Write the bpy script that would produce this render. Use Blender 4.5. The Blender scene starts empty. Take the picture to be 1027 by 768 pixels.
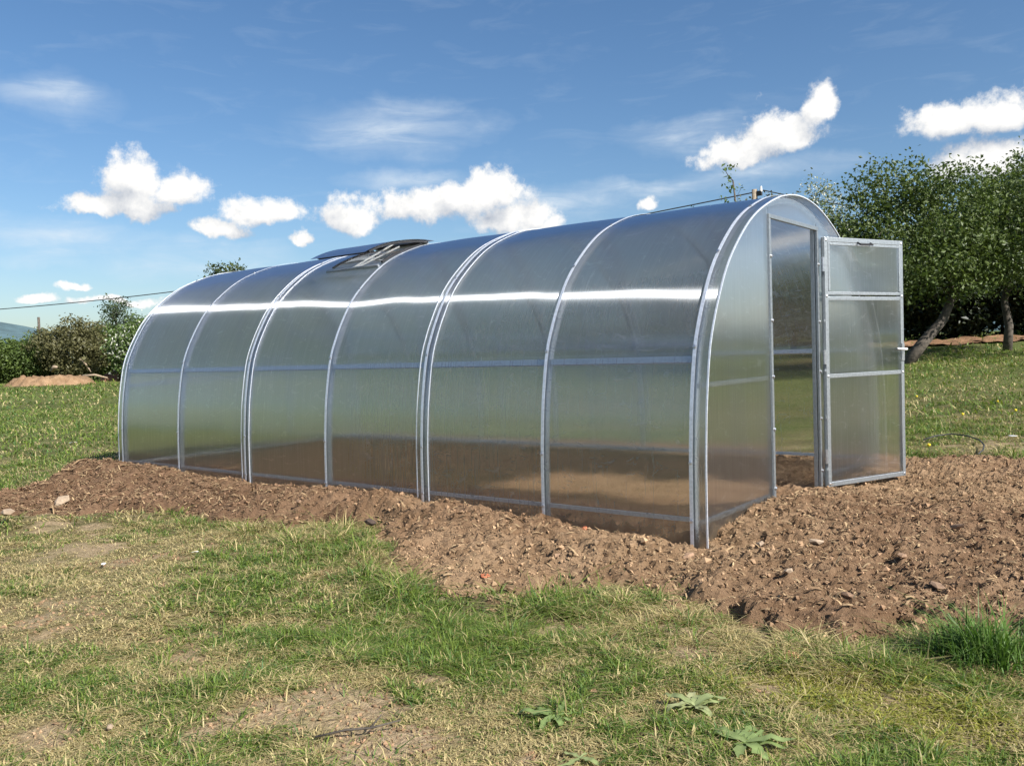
import bpy, math, random
import numpy as np
from mathutils import Matrix, Vector

# ------------------------------------------------------------------ camera
sc = bpy.context.scene
CAM = np.array([2.0664, -4.1852, 0.9549])
YAW, PITCH, ROLL, FPX = -0.6656, -0.0357, -0.0314, 866.06
PW, PH = 1027.0, 768.0
_fw = np.array([math.sin(YAW) * math.cos(PITCH), math.cos(YAW) * math.cos(PITCH), math.sin(PITCH)])
_r = np.array([math.cos(YAW), -math.sin(YAW), 0.0])
_u = np.cross(_r, _fw)
_c, _s = math.cos(ROLL), math.sin(ROLL)
RV, UV_ = _c * _r + _s * _u, -_s * _r + _c * _u
cam_d = bpy.data.cameras.new("camera")
cam = bpy.data.objects.new("camera", cam_d)
sc.collection.objects.link(cam)
cam_d.sensor_fit = 'HORIZONTAL'
cam_d.sensor_width = 36.0
cam_d.lens = FPX / PW * 36.0
cam_d.clip_start, cam_d.clip_end = 0.05, 20000
cam.matrix_world = Matrix(((RV[0], UV_[0], -_fw[0], CAM[0]), (RV[1], UV_[1], -_fw[1], CAM[1]),
                           (RV[2], UV_[2], -_fw[2], CAM[2]), (0, 0, 0, 1)))
sc.camera = cam


def ray(px, py):
    """direction of a photo pixel"""
    d = _fw + RV * (px - PW / 2) / FPX - UV_ * (py - PH / 2) / FPX
    return d / np.linalg.norm(d)


def on_z(px, py, z):
    d = ray(px, py)
    return CAM + d * (z - CAM[2]) / d[2]


def at_dist(px, py, D):
    """point on a pixel's ray at horizontal distance D"""
    d = ray(px, py)
    return CAM + d * D / math.hypot(d[0], d[1])


# ------------------------------------------------------------------ sun, sky, exposure
SUN = Vector((0.785, -0.05, 0.617)).normalized()
sun_d = bpy.data.lights.new("sun", 'SUN')
sun_d.energy = 5.0
sun_d.angle = math.radians(0.53)
sun_d.color = (1.0, 0.965, 0.91)
sun = bpy.data.objects.new("sun", sun_d)
sc.collection.objects.link(sun)
sun.rotation_euler = SUN.to_track_quat('Z', 'Y').to_euler()

sc.view_settings.view_transform = 'Standard'
sc.view_settings.look = 'None'
sc.view_settings.gamma = 1.0
sc.view_settings.exposure = 0.8
sc.render.engine = 'CYCLES'
cy = sc.cycles
cy.use_denoising = True
try:
    cy.denoiser = 'OPENIMAGEDENOISE'
except Exception:
    pass
cy.max_bounces = 14
cy.diffuse_bounces = 3
cy.glossy_bounces = 4
cy.transmission_bounces = 10
cy.transparent_max_bounces = 16
cy.sample_clamp_indirect = 4.0
cy.caustics_reflective = False
cy.caustics_refractive = True

CLOUDS = [  # px, py, half width, half height of the cumulus lobes, turned into sky directions
    (132, 180, 38, 33), (178, 192, 33, 22), (92, 206, 44, 15), (140, 206, 52, 20),
    (264, 214, 42, 20), (222, 232, 36, 13), (354, 217, 36, 25), (425, 211, 56, 24), (462, 205, 40, 22),
    (498, 198, 42, 24), (512, 222, 50, 20), (306, 242, 13, 9), (745, 155, 52, 20), (786, 138, 46, 28),
    (822, 114, 22, 22), (955, 126, 62, 25), (1000, 122, 44, 26), (985, 168, 66, 24),
    (40, 301, 24, 7), (75, 288, 20, 6), (118, 304, 52, 7), (650, 204, 13, 9)]
WISPS = [(60, 98, 80, 26), (395, 130, 120, 32), (45, 258, 60, 13), (690, 135, 80, 20), (770, 172, 110, 18),
         (200, 262, 120, 26), (560, 205, 150, 22), (410, 180, 80, 14), (650, 190, 120, 12), (60, 235, 120, 22)]


def build_world():
    w = bpy.data.worlds.new("World")
    sc.world = w
    w.use_nodes = True
    nt = w.node_tree
    nt.nodes.clear()
    N, L = nt.nodes.new, nt.links.new

    def mth(tree, op, a, b=None, c=None, clamp=False):
        n = tree.nodes.new('ShaderNodeMath')
        n.operation = op
        n.use_clamp = clamp
        for i, v in enumerate((a, b, c)):
            if v is None:
                continue
            if isinstance(v, (int, float)):
                n.inputs[i].default_value = v
            else:
                tree.links.new(v, n.inputs[i])
        return n.outputs[0]

    def field_group(name, blobs, flat=False):
        g = bpy.data.node_groups.new(name, 'ShaderNodeTree')
        g.interface.new_socket('P', in_out='INPUT', socket_type='NodeSocketVector')
        g.interface.new_socket('F', in_out='OUTPUT', socket_type='NodeSocketFloat')
        gi, go = g.nodes.new('NodeGroupInput'), g.nodes.new('NodeGroupOutput')
        acc = None
        for px, py, rx, ry in blobs:
            d = ray(px, py)
            az = math.atan2(d[0], d[1]) - YAW
            el = math.asin(d[2])
            cc = math.cos(math.atan((px - 513) / FPX))
            sub = g.nodes.new('ShaderNodeVectorMath'); sub.operation = 'SUBTRACT'
            sub.inputs[1].default_value = (az, el, 0)
            g.links.new(gi.outputs[0], sub.inputs[0])
            mul = g.nodes.new('ShaderNodeVectorMath'); mul.operation = 'MULTIPLY'
            mul.inputs[1].default_value = (FPX / rx / cc ** 2, FPX / ry / cc, 0)
            g.links.new(sub.outputs[0], mul.inputs[0])
            src = mul.outputs[0]
            if flat:                # flat bases: the lower half falls off faster
                sp = g.nodes.new('ShaderNodeSeparateXYZ'); g.links.new(src, sp.inputs[0])
                cb = g.nodes.new('ShaderNodeCombineXYZ'); g.links.new(sp.outputs[0], cb.inputs[0])
                g.links.new(mth(g, 'MAXIMUM', sp.outputs[1], mth(g, 'MULTIPLY', sp.outputs[1], -1.7)), cb.inputs[1])
                src = cb.outputs[0]
            ln = g.nodes.new('ShaderNodeVectorMath'); ln.operation = 'LENGTH'
            g.links.new(src, ln.inputs[0])
            v = mth(g, 'SUBTRACT', 1.0, ln.outputs['Value'])
            acc = v if acc is None else mth(g, 'SMOOTH_MAX', acc, v, 0.25)
        g.links.new(acc, go.inputs[0])
        return g

    tc = N('ShaderNodeTexCoord')
    sep = N('ShaderNodeSeparateXYZ')
    L(tc.outputs['Generated'], sep.inputs[0])
    az = mth(nt, 'ARCTAN2', sep.outputs[0], sep.outputs[1])
    az = mth(nt, 'SUBTRACT', az, YAW)
    az = mth(nt, 'WRAP', az, math.pi / 5, -math.pi / 5)     # the clouds in view go on all round the sky
    el = mth(nt, 'ARCSINE', sep.outputs[2])
    P = N('ShaderNodeCombineXYZ')
    L(az, P.inputs[0]); L(el, P.inputs[1])

    def noise(scale, detail, rough, vec=None, lac=2.0, dist=0.0):
        n = N('ShaderNodeTexNoise')
        n.inputs['Scale'].default_value = scale
        n.inputs['Detail'].default_value = detail
        n.inputs['Roughness'].default_value = rough
        n.inputs['Lacunarity'].default_value = lac
        n.inputs['Distortion'].default_value = dist
        L(vec if vec is not None else tc.outputs['Generated'], n.inputs['Vector'])
        return n
    # billowing edges: push the direction about with noise
    wn = noise(16, 5, 0.55)
    wv = N('ShaderNodeVectorMath'); wv.operation = 'SUBTRACT'; wv.inputs[1].default_value = (.5, .5, .5)
    L(wn.outputs['Color'], wv.inputs[0])
    ws = N('ShaderNodeVectorMath'); ws.operation = 'SCALE'; ws.inputs['Scale'].default_value = 0.045
    L(wv.outputs[0], ws.inputs[0])
    Pw = N('ShaderNodeVectorMath'); Pw.operation = 'ADD'
    L(P.outputs[0], Pw.inputs[0]); L(ws.outputs[0], Pw.inputs[1])
    cg = field_group('cumulus_field', [(a, b, c * 1.08, d * 1.12) for a, b, c, d in CLOUDS], True)

    def dens(vec):
        n = N('ShaderNodeGroup'); n.node_tree = cg
        L(vec, n.inputs[0])
        return n.outputs[0]
    f0 = dens(Pw.outputs[0])
    off = N('ShaderNodeVectorMath'); off.operation = 'ADD'; off.inputs[1].default_value = (0.010, 0.022, 0)
    L(Pw.outputs[0], off.inputs[0])
    f1 = dens(off.outputs[0])
    fine = noise(30, 10, 0.66)
    fb = mth(nt, 'MULTIPLY', mth(nt, 'SUBTRACT', fine.outputs['Fac'], 0.5), 1.75)
    d0 = mth(nt, 'ADD', f0, fb)
    alpha = N('ShaderNodeMapRange'); alpha.interpolation_type = 'SMOOTHSTEP'
    alpha.inputs['From Min'].default_value = 0.0
    alpha.inputs['From Max'].default_value = 0.48
    L(d0, alpha.inputs['Value'])
    # shading: the side turned to the sun is bright, the far flank and the base grey
    fo = N('ShaderNodeVectorMath'); fo.operation = 'ADD'; fo.inputs[1].default_value = (0.006, -0.004, 0.012)
    L(tc.outputs['Generated'], fo.inputs[0])
    fine2 = noise(34, 5, 0.6, fo.outputs[0])
    dn = mth(nt, 'SUBTRACT', fine.outputs['Fac'], fine2.outputs['Fac'])
    g1 = mth(nt, 'SUBTRACT', f0, f1)
    lit = mth(nt, 'ADD', mth(nt, 'MULTIPLY', g1, 0.75), mth(nt, 'MULTIPLY', dn, 1.5))
    lit = mth(nt, 'ADD', lit, 0.60, clamp=True)
    ccol = N('ShaderNodeMix'); ccol.data_type = 'RGBA'
    ccol.inputs['A'].default_value = (3.6, 4.0, 4.7, 1)
    ccol.inputs['B'].default_value = (8.1, 8.0, 7.8, 1)
    L(lit, ccol.inputs['Factor'])
    # thin high veils
    wg = field_group('veil_field', WISPS)
    vg = N('ShaderNodeGroup'); vg.node_tree = wg
    L(Pw.outputs[0], vg.inputs[0])
    st = N('ShaderNodeVectorMath'); st.operation = 'MULTIPLY'; st.inputs[1].default_value = (5, 22, 1)
    L(P.outputs[0], st.inputs[0])
    vn = noise(2.2, 8, 0.6, st.outputs[0], dist=0.6)
    vm = mth(nt, 'MULTIPLY', mth(nt, 'MAXIMUM', vg.outputs[0], 0.0), mth(nt, 'MULTIPLY', mth(nt, 'SUBTRACT', vn.outputs['Fac'], 0.26), 2.6, clamp=True))
    vbase = mth(nt, 'MULTIPLY', mth(nt, 'SUBTRACT', vn.outputs['Fac'], 0.52, clamp=True), 0.35)
    va = mth(nt, 'ADD', mth(nt, 'MULTIPLY', vm, 0.58), vbase, clamp=True)

    sky = N('ShaderNodeTexSky')
    sky.sky_type = 'NISHITA'
    sky.sun_disc = False
    sky.sun_elevation = math.asin(SUN.z)
    sky.sun_rotation = math.atan2(SUN.x, SUN.y)
    sky.altitude = 300
    sky.air_density = 1.0
    sky.dust_density = 1.3
    sky.ozone_density = 3.0
    m1 = N('ShaderNodeMix'); m1.data_type = 'RGBA'
    L(va, m1.inputs['Factor'])
    hs = N('ShaderNodeHueSaturation')
    hs.inputs['Saturation'].default_value = 1.15
    L(sky.outputs[0], hs.inputs['Color'])
    L(hs.outputs[0], m1.inputs['A'])
    m1.inputs['B'].default_value = (6.4, 7.0, 7.5, 1)
    m2 = N('ShaderNodeMix'); m2.data_type = 'RGBA'
    L(alpha.outputs[0], m2.inputs['Factor'])
    L(m1.outputs['Result'], m2.inputs['A'])
    L(ccol.outputs['Result'], m2.inputs['B'])
    bg = N('ShaderNodeBackground')
    bg.inputs['Strength'].default_value = 0.075
    L(m2.outputs['Result'], bg.inputs['Color'])
    out = N('ShaderNodeOutputWorld')
    L(bg.outputs[0], out.inputs['Surface'])
    w.cycles.sampling_method = 'MANUAL'
    w.cycles.sample_map_resolution = 512


build_world()

# ------------------------------------------------------------------ helpers
col = sc.collection
rng = np.random.default_rng(7)
random.seed(7)


def hash2(ix, iy, seed):
    h = (ix.astype(np.int64) * 374761393 + iy.astype(np.int64) * 668265263 + seed * 974634777) & 0xFFFFFFFF
    h = ((h ^ (h >> 13)) * 1274126177) & 0xFFFFFFFF
    return ((h ^ (h >> 16)) & 0xFFFFFF) / float(0xFFFFFF)


def vnoise(x, y, seed=0):
    ix, iy = np.floor(x), np.floor(y)
    fx, fy = x - ix, y - iy
    fx = fx * fx * fx * (fx * (fx * 6 - 15) + 10)
    fy = fy * fy * fy * (fy * (fy * 6 - 15) + 10)
    a, b = hash2(ix, iy, seed), hash2(ix + 1, iy, seed)
    c, d = hash2(ix, iy + 1, seed), hash2(ix + 1, iy + 1, seed)
    return (a + (b - a) * fx) * (1 - fy) + (c + (d - c) * fx) * fy


def fbm(x, y, octv=4, seed=0, gain=0.5):
    s, a, t = 0.0, 1.0, 0.0
    for k in range(octv):
        s = s + a * vnoise(x * 2 ** k + 17.3 * k, y * 2 ** k - 9.1 * k, seed + k)
        t += a
        a *= gain
    return s / t          # 0..1, mean 0.5


def sstep(a, b, x):
    t = np.clip((x - a) / (b - a), 0, 1)
    return t * t * (3 - 2 * t)


def new_obj(name, me, mat=None, parent=None):
    o = bpy.data.objects.new(name, me)
    col.objects.link(o)
    if mat is not None and me is not None:
        me.materials.append(mat)
    if parent is not None:
        o.parent = parent
    return o


def tag(o, label=None, cat=None, group=None, kind=None):
    if label: o['label'] = label
    if cat: o['category'] = cat
    if group: o['group'] = group
    if kind: o['kind'] = kind
    return o


def empty(name, loc=(0, 0, 0), rz=0.0):
    o = bpy.data.objects.new(name, None)
    o.empty_display_size = 0.2
    col.objects.link(o)
    o.location = loc
    o.rotation_euler = (0, 0, rz)
    return o


def fast_mesh(name, verts, faces, k, colors=None, smooth=False, attrs=None):
    """numpy mesh: faces is an (n,k) index array; colors per point"""
    me = bpy.data.meshes.new(name)
    n, m = len(verts), len(faces)
    me.vertices.add(n)
    me.vertices.foreach_set('co', np.asarray(verts, np.float32).ravel())
    me.loops.add(m * k)
    me.loops.foreach_set('vertex_index', np.asarray(faces, np.int32).ravel())
    me.polygons.add(m)
    me.polygons.foreach_set('loop_start', np.arange(0, m * k, k, dtype=np.int32))
    me.polygons.foreach_set('loop_total', np.full(m, k, np.int32))
    me.polygons.foreach_set('use_smooth', np.full(m, smooth, bool))
    me.update(calc_edges=True)
    if colors is not None:
        at = me.attributes.new('tint', 'FLOAT_COLOR', 'POINT')
        cc = np.ones((n, 4), np.float32)
        cc[:, :3] = colors
        at.data.foreach_set('color', cc.ravel())
    for nm, v in (attrs or {}).items():
        at = me.attributes.new(nm, 'FLOAT', 'POINT')
        at.data.foreach_set('value', np.asarray(v, np.float32))
    me.validate()
    return me


class MB:
    """collects boxes, bars and sweeps into one mesh"""
    def __init__(self):
        self.v, self.f = [], []

    def add(self, vs, fs):
        b = len(self.v)
        self.v += [tuple(map(float, q)) for q in vs]
        self.f += [tuple(b + i for i in q) for q in fs]
        return self

    def box(self, x0, x1, y0, y1, z0, z1):
        return self.add([(x0, y0, z0), (x1, y0, z0), (x1, y1, z0), (x0, y1, z0), (x0, y0, z1), (x1, y0, z1), (x1, y1, z1), (x0, y1, z1)],
                        [(0, 3, 2, 1), (4, 5, 6, 7), (0, 1, 5, 4), (1, 2, 6, 5), (2, 3, 7, 6), (3, 0, 4, 7)])

    def bar(self, a, b, w, h=None, up=(0, 0, 1)):
        """box bar from a to b, w across, h along up"""
        a, b = Vector(a), Vector(b)
        h = h or w
        d = (b - a).normalized()
        s = d.cross(Vector(up))
        if s.length < 1e-4:
            s = d.cross(Vector((1, 0, 0)))
        s.normalize()
        t = s.cross(d)
        vs = [e + s * (i * w / 2) + t * (j * h / 2) for e in (a, b) for i, j in ((-1, -1), (1, -1), (1, 1), (-1, 1))]
        return self.add(vs, [(0, 1, 2, 3), (7, 6, 5, 4), (0, 4, 5, 1), (1, 5, 6, 2), (2, 6, 7, 3), (3, 7, 4, 0)])

    def tube(self, pts, rad, n=6, cap=True):
        pts = [Vector(q) for q in pts]
        rad = rad if hasattr(rad, '__len__') else [rad] * len(pts)
        rings, prev = [], None
        for i, q in enumerate(pts):
            d = (pts[min(i + 1, len(pts) - 1)] - pts[max(i - 1, 0)]).normalized()
            s = prev - d * prev.dot(d) if prev is not None else d.cross(Vector((0.31, 0.2, 0.93)))
            if s.length < 1e-5:
                s = d.cross(Vector((1, 0, 0)))
            s.normalize()
            prev = s
            t = d.cross(s)
            rings.append([q + (s * math.cos(2 * math.pi * k / n) + t * math.sin(2 * math.pi * k / n)) * rad[i] for k in range(n)])
        vs = [v for r_ in rings for v in r_]
        fs = [(i * n + k, i * n + (k + 1) % n, (i + 1) * n + (k + 1) % n, (i + 1) * n + k) for i in range(len(pts) - 1) for k in range(n)]
        if cap:
            fs += [tuple(range(n - 1, -1, -1)), tuple((len(pts) - 1) * n + k for k in range(n))]
        return self.add(vs, fs)

    def build(self, name, mat, parent=None, smooth=False, bevel=0.0):
        me = bpy.data.meshes.new(name)
        me.from_pydata(self.v, [], self.f)
        me.polygons.foreach_set('use_smooth', [smooth] * len(me.polygons))
        me.update()
        o = new_obj(name, me, mat, parent)
        if bevel:
            b = o.modifiers.new('bevel', 'BEVEL')
            b.width = bevel
            b.segments = 2
            b.limit_method = 'ANGLE'
        return o


# ------------------------------------------------------------------ materials
def mat_new(name):
    m = bpy.data.materials.new(name)
    m.use_nodes = True
    m.node_tree.nodes.clear()
    return m, m.node_tree


class NT:
    def __init__(self, tree):
        self.t = tree

    def n(self, kind, **kw):
        nd = self.t.nodes.new(kind)
        for k, v in kw.items():
            setattr(nd, k, v)
        return nd

    def put(self, sock, v):
        if hasattr(v, 'is_output') or isinstance(v, bpy.types.NodeSocket):
            self.t.links.new(v, sock)
        else:
            sock.default_value = v

    def math(self, op, a, b=None, c=None, clamp=False):
        nd = self.n('ShaderNodeMath', operation=op, use_clamp=clamp)
        for i, v in enumerate((a, b, c)):
            if v is not None:
                self.put(nd.inputs[i], v)
        return nd.outputs[0]

    def vec(self, op, a, b=None, scale=None):
        nd = self.n('ShaderNodeVectorMath', operation=op)
        self.put(nd.inputs[0], a)
        if b is not None:
            self.put(nd.inputs[1], b)
        if scale is not None:
            self.put(nd.inputs['Scale'], scale)
        return nd.outputs[0]

    def noise(self, vec, scale, detail=4, rough=0.5, out='Fac', dist=0.0):
        nd = self.n('ShaderNodeTexNoise')
        nd.inputs['Scale'].default_value = scale
        nd.inputs['Detail'].default_value = detail
        nd.inputs['Roughness'].default_value = rough
        nd.inputs['Distortion'].default_value = dist
        self.put(nd.inputs['Vector'], vec)
        return nd.outputs[out]

    def mix(self, f, a, b, blend='MIX'):
        nd = self.n('ShaderNodeMix', data_type='RGBA', blend_type=blend)
        self.put(nd.inputs['Factor'], f)
        self.put(nd.inputs['A'], a)
        self.put(nd.inputs['B'], b)
        return nd.outputs['Result']

    def rng(self, v, a, b, c=0.0, d=1.0, smooth=True):
        nd = self.n('ShaderNodeMapRange')
        if smooth:
            nd.interpolation_type = 'SMOOTHSTEP'
        self.put(nd.inputs['Value'], v)
        for k, q in zip(('From Min', 'From Max', 'To Min', 'To Max'), (a, b, c, d)):
            nd.inputs[k].default_value = q
        return nd.outputs[0]

    def mixs(self, f, a, b):
        nd = self.n('ShaderNodeMixShader')
        self.put(nd.inputs[0], f)
        self.t.links.new(a, nd.inputs[1])
        self.t.links.new(b, nd.inputs[2])
        return nd.outputs[0]

    def out(self, s):
        o = self.n('ShaderNodeOutputMaterial')
        self.t.links.new(s, o.inputs['Surface'])

    def bump(self, h, strength, dist, normal=None):
        nd = self.n('ShaderNodeBump')
        nd.inputs['Strength'].default_value = strength
        nd.inputs['Distance'].default_value = dist
        self.put(nd.inputs['Height'], h)
        return nd.outputs[0]

    def principled(self, color, rough=0.6, metal=0.0, normal=None, spec=None):
        nd = self.n('ShaderNodeBsdfPrincipled')
        self.put(nd.inputs['Base Color'], color)
        self.put(nd.inputs['Roughness'], rough)
        self.put(nd.inputs['Metallic'], metal)
        if spec is not None:
            self.put(nd.inputs['Specular IOR Level'], spec)
        if normal is not None:
            self.put(nd.inputs['Normal'], normal)
        return nd.outputs[0]


def make_polycarbonate():
    m, t = mat_new('twin_wall_polycarbonate')
    q = NT(t)
    geo = q.n('ShaderNodeNewGeometry')
    tc = q.n('ShaderNodeTexCoord')
    obj = tc.outputs['Object']
    N = geo.outputs['Normal']
    vt = q.n('ShaderNodeVectorTransform', vector_type='VECTOR', convert_from='OBJECT', convert_to='WORLD')
    vt.inputs[0].default_value = (1, 0, 0)
    H = vt.outputs[0]                                   # across the ribs
    wn = q.n('ShaderNodeTexWhiteNoise', noise_dimensions='3D')
    t.links.new(q.vec('SCALE', geo.outputs['Position'], scale=4391.7), wn.inputs['Vector'])
    wc = q.n('ShaderNodeSeparateColor')
    t.links.new(wn.outputs['Color'], wc.inputs[0])
    r0 = q.math('MULTIPLY', q.math('SUBTRACT', wc.outputs[0], 0.5), 2.0)
    r1 = q.math('MULTIPLY', q.math('SUBTRACT', wc.outputs[1], 0.5), 2.0)
    r2 = q.math('MULTIPLY', q.math('SUBTRACT', wc.outputs[2], 0.5), 2.0)

    def tilt(amount):
        return q.vec('NORMALIZE', q.vec('ADD', N, q.vec('SCALE', H, scale=amount)))
    # ribs run up the sheet: streaks and smudges follow them
    st = q.vec('MULTIPLY', obj, (90.0, 2.2, 2.2))
    streak = q.noise(st, 1.0, 4, 0.6)
    cloudy = q.noise(obj, 2.4, 6, 0.65)
    smear = q.noise(q.vec('MULTIPLY', obj, (3.0, 1.0, 7.0)), 1.6, 5, 0.7, dist=2.2)
    scr = q.noise(q.vec('MULTIPLY', obj, (26.0, 3.0, 3.0)), 1.1, 5, 0.75, dist=1.4)

    def glossy(rough, aniso, dist):
        g = q.n('ShaderNodeBsdfAnisotropic', distribution=dist)
        g.inputs['Color'].default_value = (0.90, 0.94, 1.0, 1)
        q.put(g.inputs['Roughness'], rough)
        g.inputs['Anisotropy'].default_value = aniso      # below zero: rough across the ribs, sharp along them
        t.links.new(H, g.inputs['Tangent'])
        return g.outputs[0]
    ra = q.math('ADD', 0.27, q.math('MULTIPLY', cloudy, 0.06))
    ga = glossy(ra, -0.80, 'BECKMANN')
    gb = glossy(0.30, -0.90, 'GGX')
    refl = q.mixs(0.45, ga, gb)
    rf = q.n('ShaderNodeBsdfRefraction', distribution='GGX')
    rf.inputs['Color'].default_value = (0.85, 0.85, 0.83, 1)
    rf.inputs['Roughness'].default_value = 0.12
    # a thin sheet acts alike from both sides
    bf = geo.outputs['Backfacing']
    q.put(rf.inputs['IOR'], q.math('ADD', 1.10, q.math('MULTIPLY', bf, 1 / 1.10 - 1.10)))
    t.links.new(tilt(q.math('MULTIPLY', r2, 0.75)), rf.inputs['Normal'])
    tr = q.n('ShaderNodeBsdfTransparent')
    tr.inputs['Color'].default_value = (0.84, 0.87, 0.87, 1)
    thru = q.mixs(0.17, rf.outputs[0], tr.outputs[0])
    tl = q.n('ShaderNodeBsdfTranslucent'); tl.inputs['Color'].default_value = (0.72, 0.78, 0.86, 1)
    df = q.n('ShaderNodeBsdfDiffuse'); df.inputs['Color'].default_value = (0.56, 0.60, 0.66, 1)
    haze = q.mixs(0.45, tl.outputs[0], df.outputs[0])
    hz = q.math('ADD', 0.055, q.math('MULTIPLY', q.rng(streak, 0.45, 0.8), 0.05))
    hz = q.math('ADD', hz, q.math('MULTIPLY', q.rng(smear, 0.56, 0.72), 0.15))
    hz = q.math('ADD', hz, q.math('MULTIPLY', q.rng(scr, 0.62, 0.74), 0.32))
    body = q.mixs(hz, thru, haze)
    lw = q.n('ShaderNodeFresnel'); q.put(lw.inputs['IOR'], q.math('ADD', 1.55, q.math('MULTIPLY', bf, 1 / 1.55 - 1.55)))
    fr = q.math('ADD', q.math('MULTIPLY', lw.outputs[0], 2.2), 0.06)
    fr = q.math('MULTIPLY', fr, q.math('ADD', 0.86, q.math('MULTIPLY', streak, 0.28)))
    fr = q.math('MINIMUM', fr, 0.92)
    s = q.mixs(fr, body, refl)
    # mud splashed on the foot of the sheets
    sp = q.n('ShaderNodeSeparateXYZ'); t.links.new(geo.outputs['Position'], sp.inputs[0])
    mh = q.math('SUBTRACT', 0.10, sp.outputs[2])
    mn = q.noise(geo.outputs['Position'], 9, 6, 0.7)
    mm = q.rng(q.math('ADD', q.math('MULTIPLY', mh, 3.0), q.math('SUBTRACT', mn, 0.74)), 0.0, 0.42, 0.0, 0.7)
    mud = q.n('ShaderNodeBsdfDiffuse'); mud.inputs['Color'].default_value = (0.10, 0.075, 0.05, 1)
    s = q.mixs(mm, s, mud.outputs[0])
    q.out(s)
    return m


def make_galvanised(name, base=(0.62, 0.65, 0.68), rough=0.38, metal=0.85):
    m, t = mat_new(name)
    q = NT(t)
    tc = q.n('ShaderNodeTexCoord')
    n1 = q.noise(tc.outputs['Object'], 60, 4, 0.6)
    c = q.mix(q.rng(n1, 0.3, 0.7), (base[0] * 0.8, base[1] * 0.8, base[2] * 0.8, 1), (*base, 1))
    q.out(q.principled(c, q.math('ADD', rough, q.math('MULTIPLY', n1, 0.15)), metal, q.bump(n1, 0.1, 0.002)))
    return m


def make_simple(name, c, rough=0.7, var=0.25, scale=20, metal=0.0, bump=0.3):
    m, t = mat_new(name)
    q = NT(t)
    tc = q.n('ShaderNodeTexCoord')
    n1 = q.noise(tc.outputs['Object'], scale, 6, 0.65)
    d = tuple(v * (1 - var) for v in c)
    e = tuple(min(1, v * (1 + var)) for v in c)
    cc = q.mix(q.rng(n1, 0.3, 0.7), (*d, 1), (*e, 1))
    q.out(q.principled(cc, rough, metal, q.bump(n1, bump, 0.01)))
    return m


def make_tinted(name, rough=0.6, trans=0.0, spec=0.3, bumpscale=None):
    """colour from the 'tint' attribute; leaves and blades let some light through"""
    m, t = mat_new(name)
    q = NT(t)
    at = q.n('ShaderNodeAttribute', attribute_name='tint')
    p = q.principled(at.outputs['Color'], rough, 0.0, None, spec)
    if trans:
        tl = q.n('ShaderNodeBsdfTranslucent')
        hs = q.n('ShaderNodeHueSaturation')
        hs.inputs['Saturation'].default_value = 1.15
        hs.inputs['Value'].default_value = 1.25
        t.links.new(at.outputs['Color'], hs.inputs['Color'])
        t.links.new(hs.outputs[0], tl.inputs['Color'])
        p = q.mixs(trans, p, tl.outputs[0])
    q.out(p)
    return m


def make_ground():
    m, t = mat_new('field_turf')
    q = NT(t)
    geo = q.n('ShaderNodeNewGeometry')
    pos = geo.outputs['Position']
    at = q.n('ShaderNodeAttribute', attribute_name='tint')
    n1 = q.noise(pos, 1.3, 8, 0.7)
    n2 = q.noise(pos, 45, 5, 0.7)
    n3 = q.noise(q.vec('MULTIPLY', pos, (1, 1, 1)), 9, 6, 0.75)
    c = q.mix(q.rng(n2, 0.3, 0.72), q.mix(1.0, at.outputs['Color'], (0.55, 0.52, 0.48, 1), 'MULTIPLY'), at.outputs['Color'])
    c = q.mix(q.math('MULTIPLY', q.rng(n3, 0.48, 0.7), 0.35), c, (0.21, 0.19, 0.085, 1))
    c = q.mix(q.math('MULTIPLY', q.rng(n1, 0.45, 0.75), 0.25), c, (0.08, 0.115, 0.03, 1))
    h = q.math('ADD', q.math('MULTIPLY', n3, 0.6), q.math('MULTIPLY', n2, 0.4))
    q.out(q.principled(c, 0.95, 0.0, q.bump(h, 0.9, 0.05), 0.1))
    return m


def make_soil():
    m, t = mat_new('dug_soil')
    q = NT(t)
    geo = q.n('ShaderNodeNewGeometry')
    pos = geo.outputs['Position']
    at = q.n('ShaderNodeAttribute', attribute_name='tint')
    n1 = q.noise(pos, 3.5, 7, 0.7)
    n2 = q.noise(pos, 110, 6, 0.75)
    n3 = q.noise(pos, 26, 7, 0.75)
    c = q.mix(q.rng(n1, 0.35, 0.68), q.mix(1.0, at.outputs['Color'], (0.66, 0.62, 0.58, 1), 'MULTIPLY'), at.outputs['Color'])
    c = q.mix(q.math('MULTIPLY', q.rng(n2, 0.52, 0.78), 0.55), c, (0.40, 0.29, 0.17, 1))
    c = q.mix(q.math('MULTIPLY', q.rng(n3, 0.55, 0.72), 0.55), c, (0.12, 0.075, 0.045, 1))
    h = q.math('ADD', q.math('MULTIPLY', n3, 0.7), q.math('MULTIPLY', n2, 0.5))
    q.out(q.principled(c, 0.95, 0.0, q.bump(h, 1.0, 0.03), 0.12))
    return m


M_PC = make_polycarbonate()
M_STEEL = make_galvanised('galvanised_steel', (0.47, 0.50, 0.52), 0.36, 0.85)
M_BAND = make_galvanised('added_band_steel', (0.80, 0.82, 0.85), 0.30, 1.0)
M_BRIGHT = make_galvanised('lightened_metal', (0.82, 0.86, 0.92), 0.35, 0.45)  # metal lightened in colour for the added bands and the sheet edges
M_STEEL_LIGHTENED = make_galvanised('galvanised_steel_lightened', (0.66, 0.71, 0.77), 0.4, 0.5)  # same frame steel, lightened in colour since it sits unlit behind the sheets
M_STEEL_B = make_galvanised('zinc_bolt', (0.7, 0.7, 0.72), 0.3, 1.0)
M_DARK = make_simple('dark_rubber_and_vent_shade', (0.02, 0.02, 0.022), 0.6)  # latches, and shade painted on to the vent curb and lid frame
M_WHITEPL = make_simple('white_plastic', (0.78, 0.78, 0.76), 0.4, 0.06)
M_GROUND = make_ground()
M_SOIL = make_soil()
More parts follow.
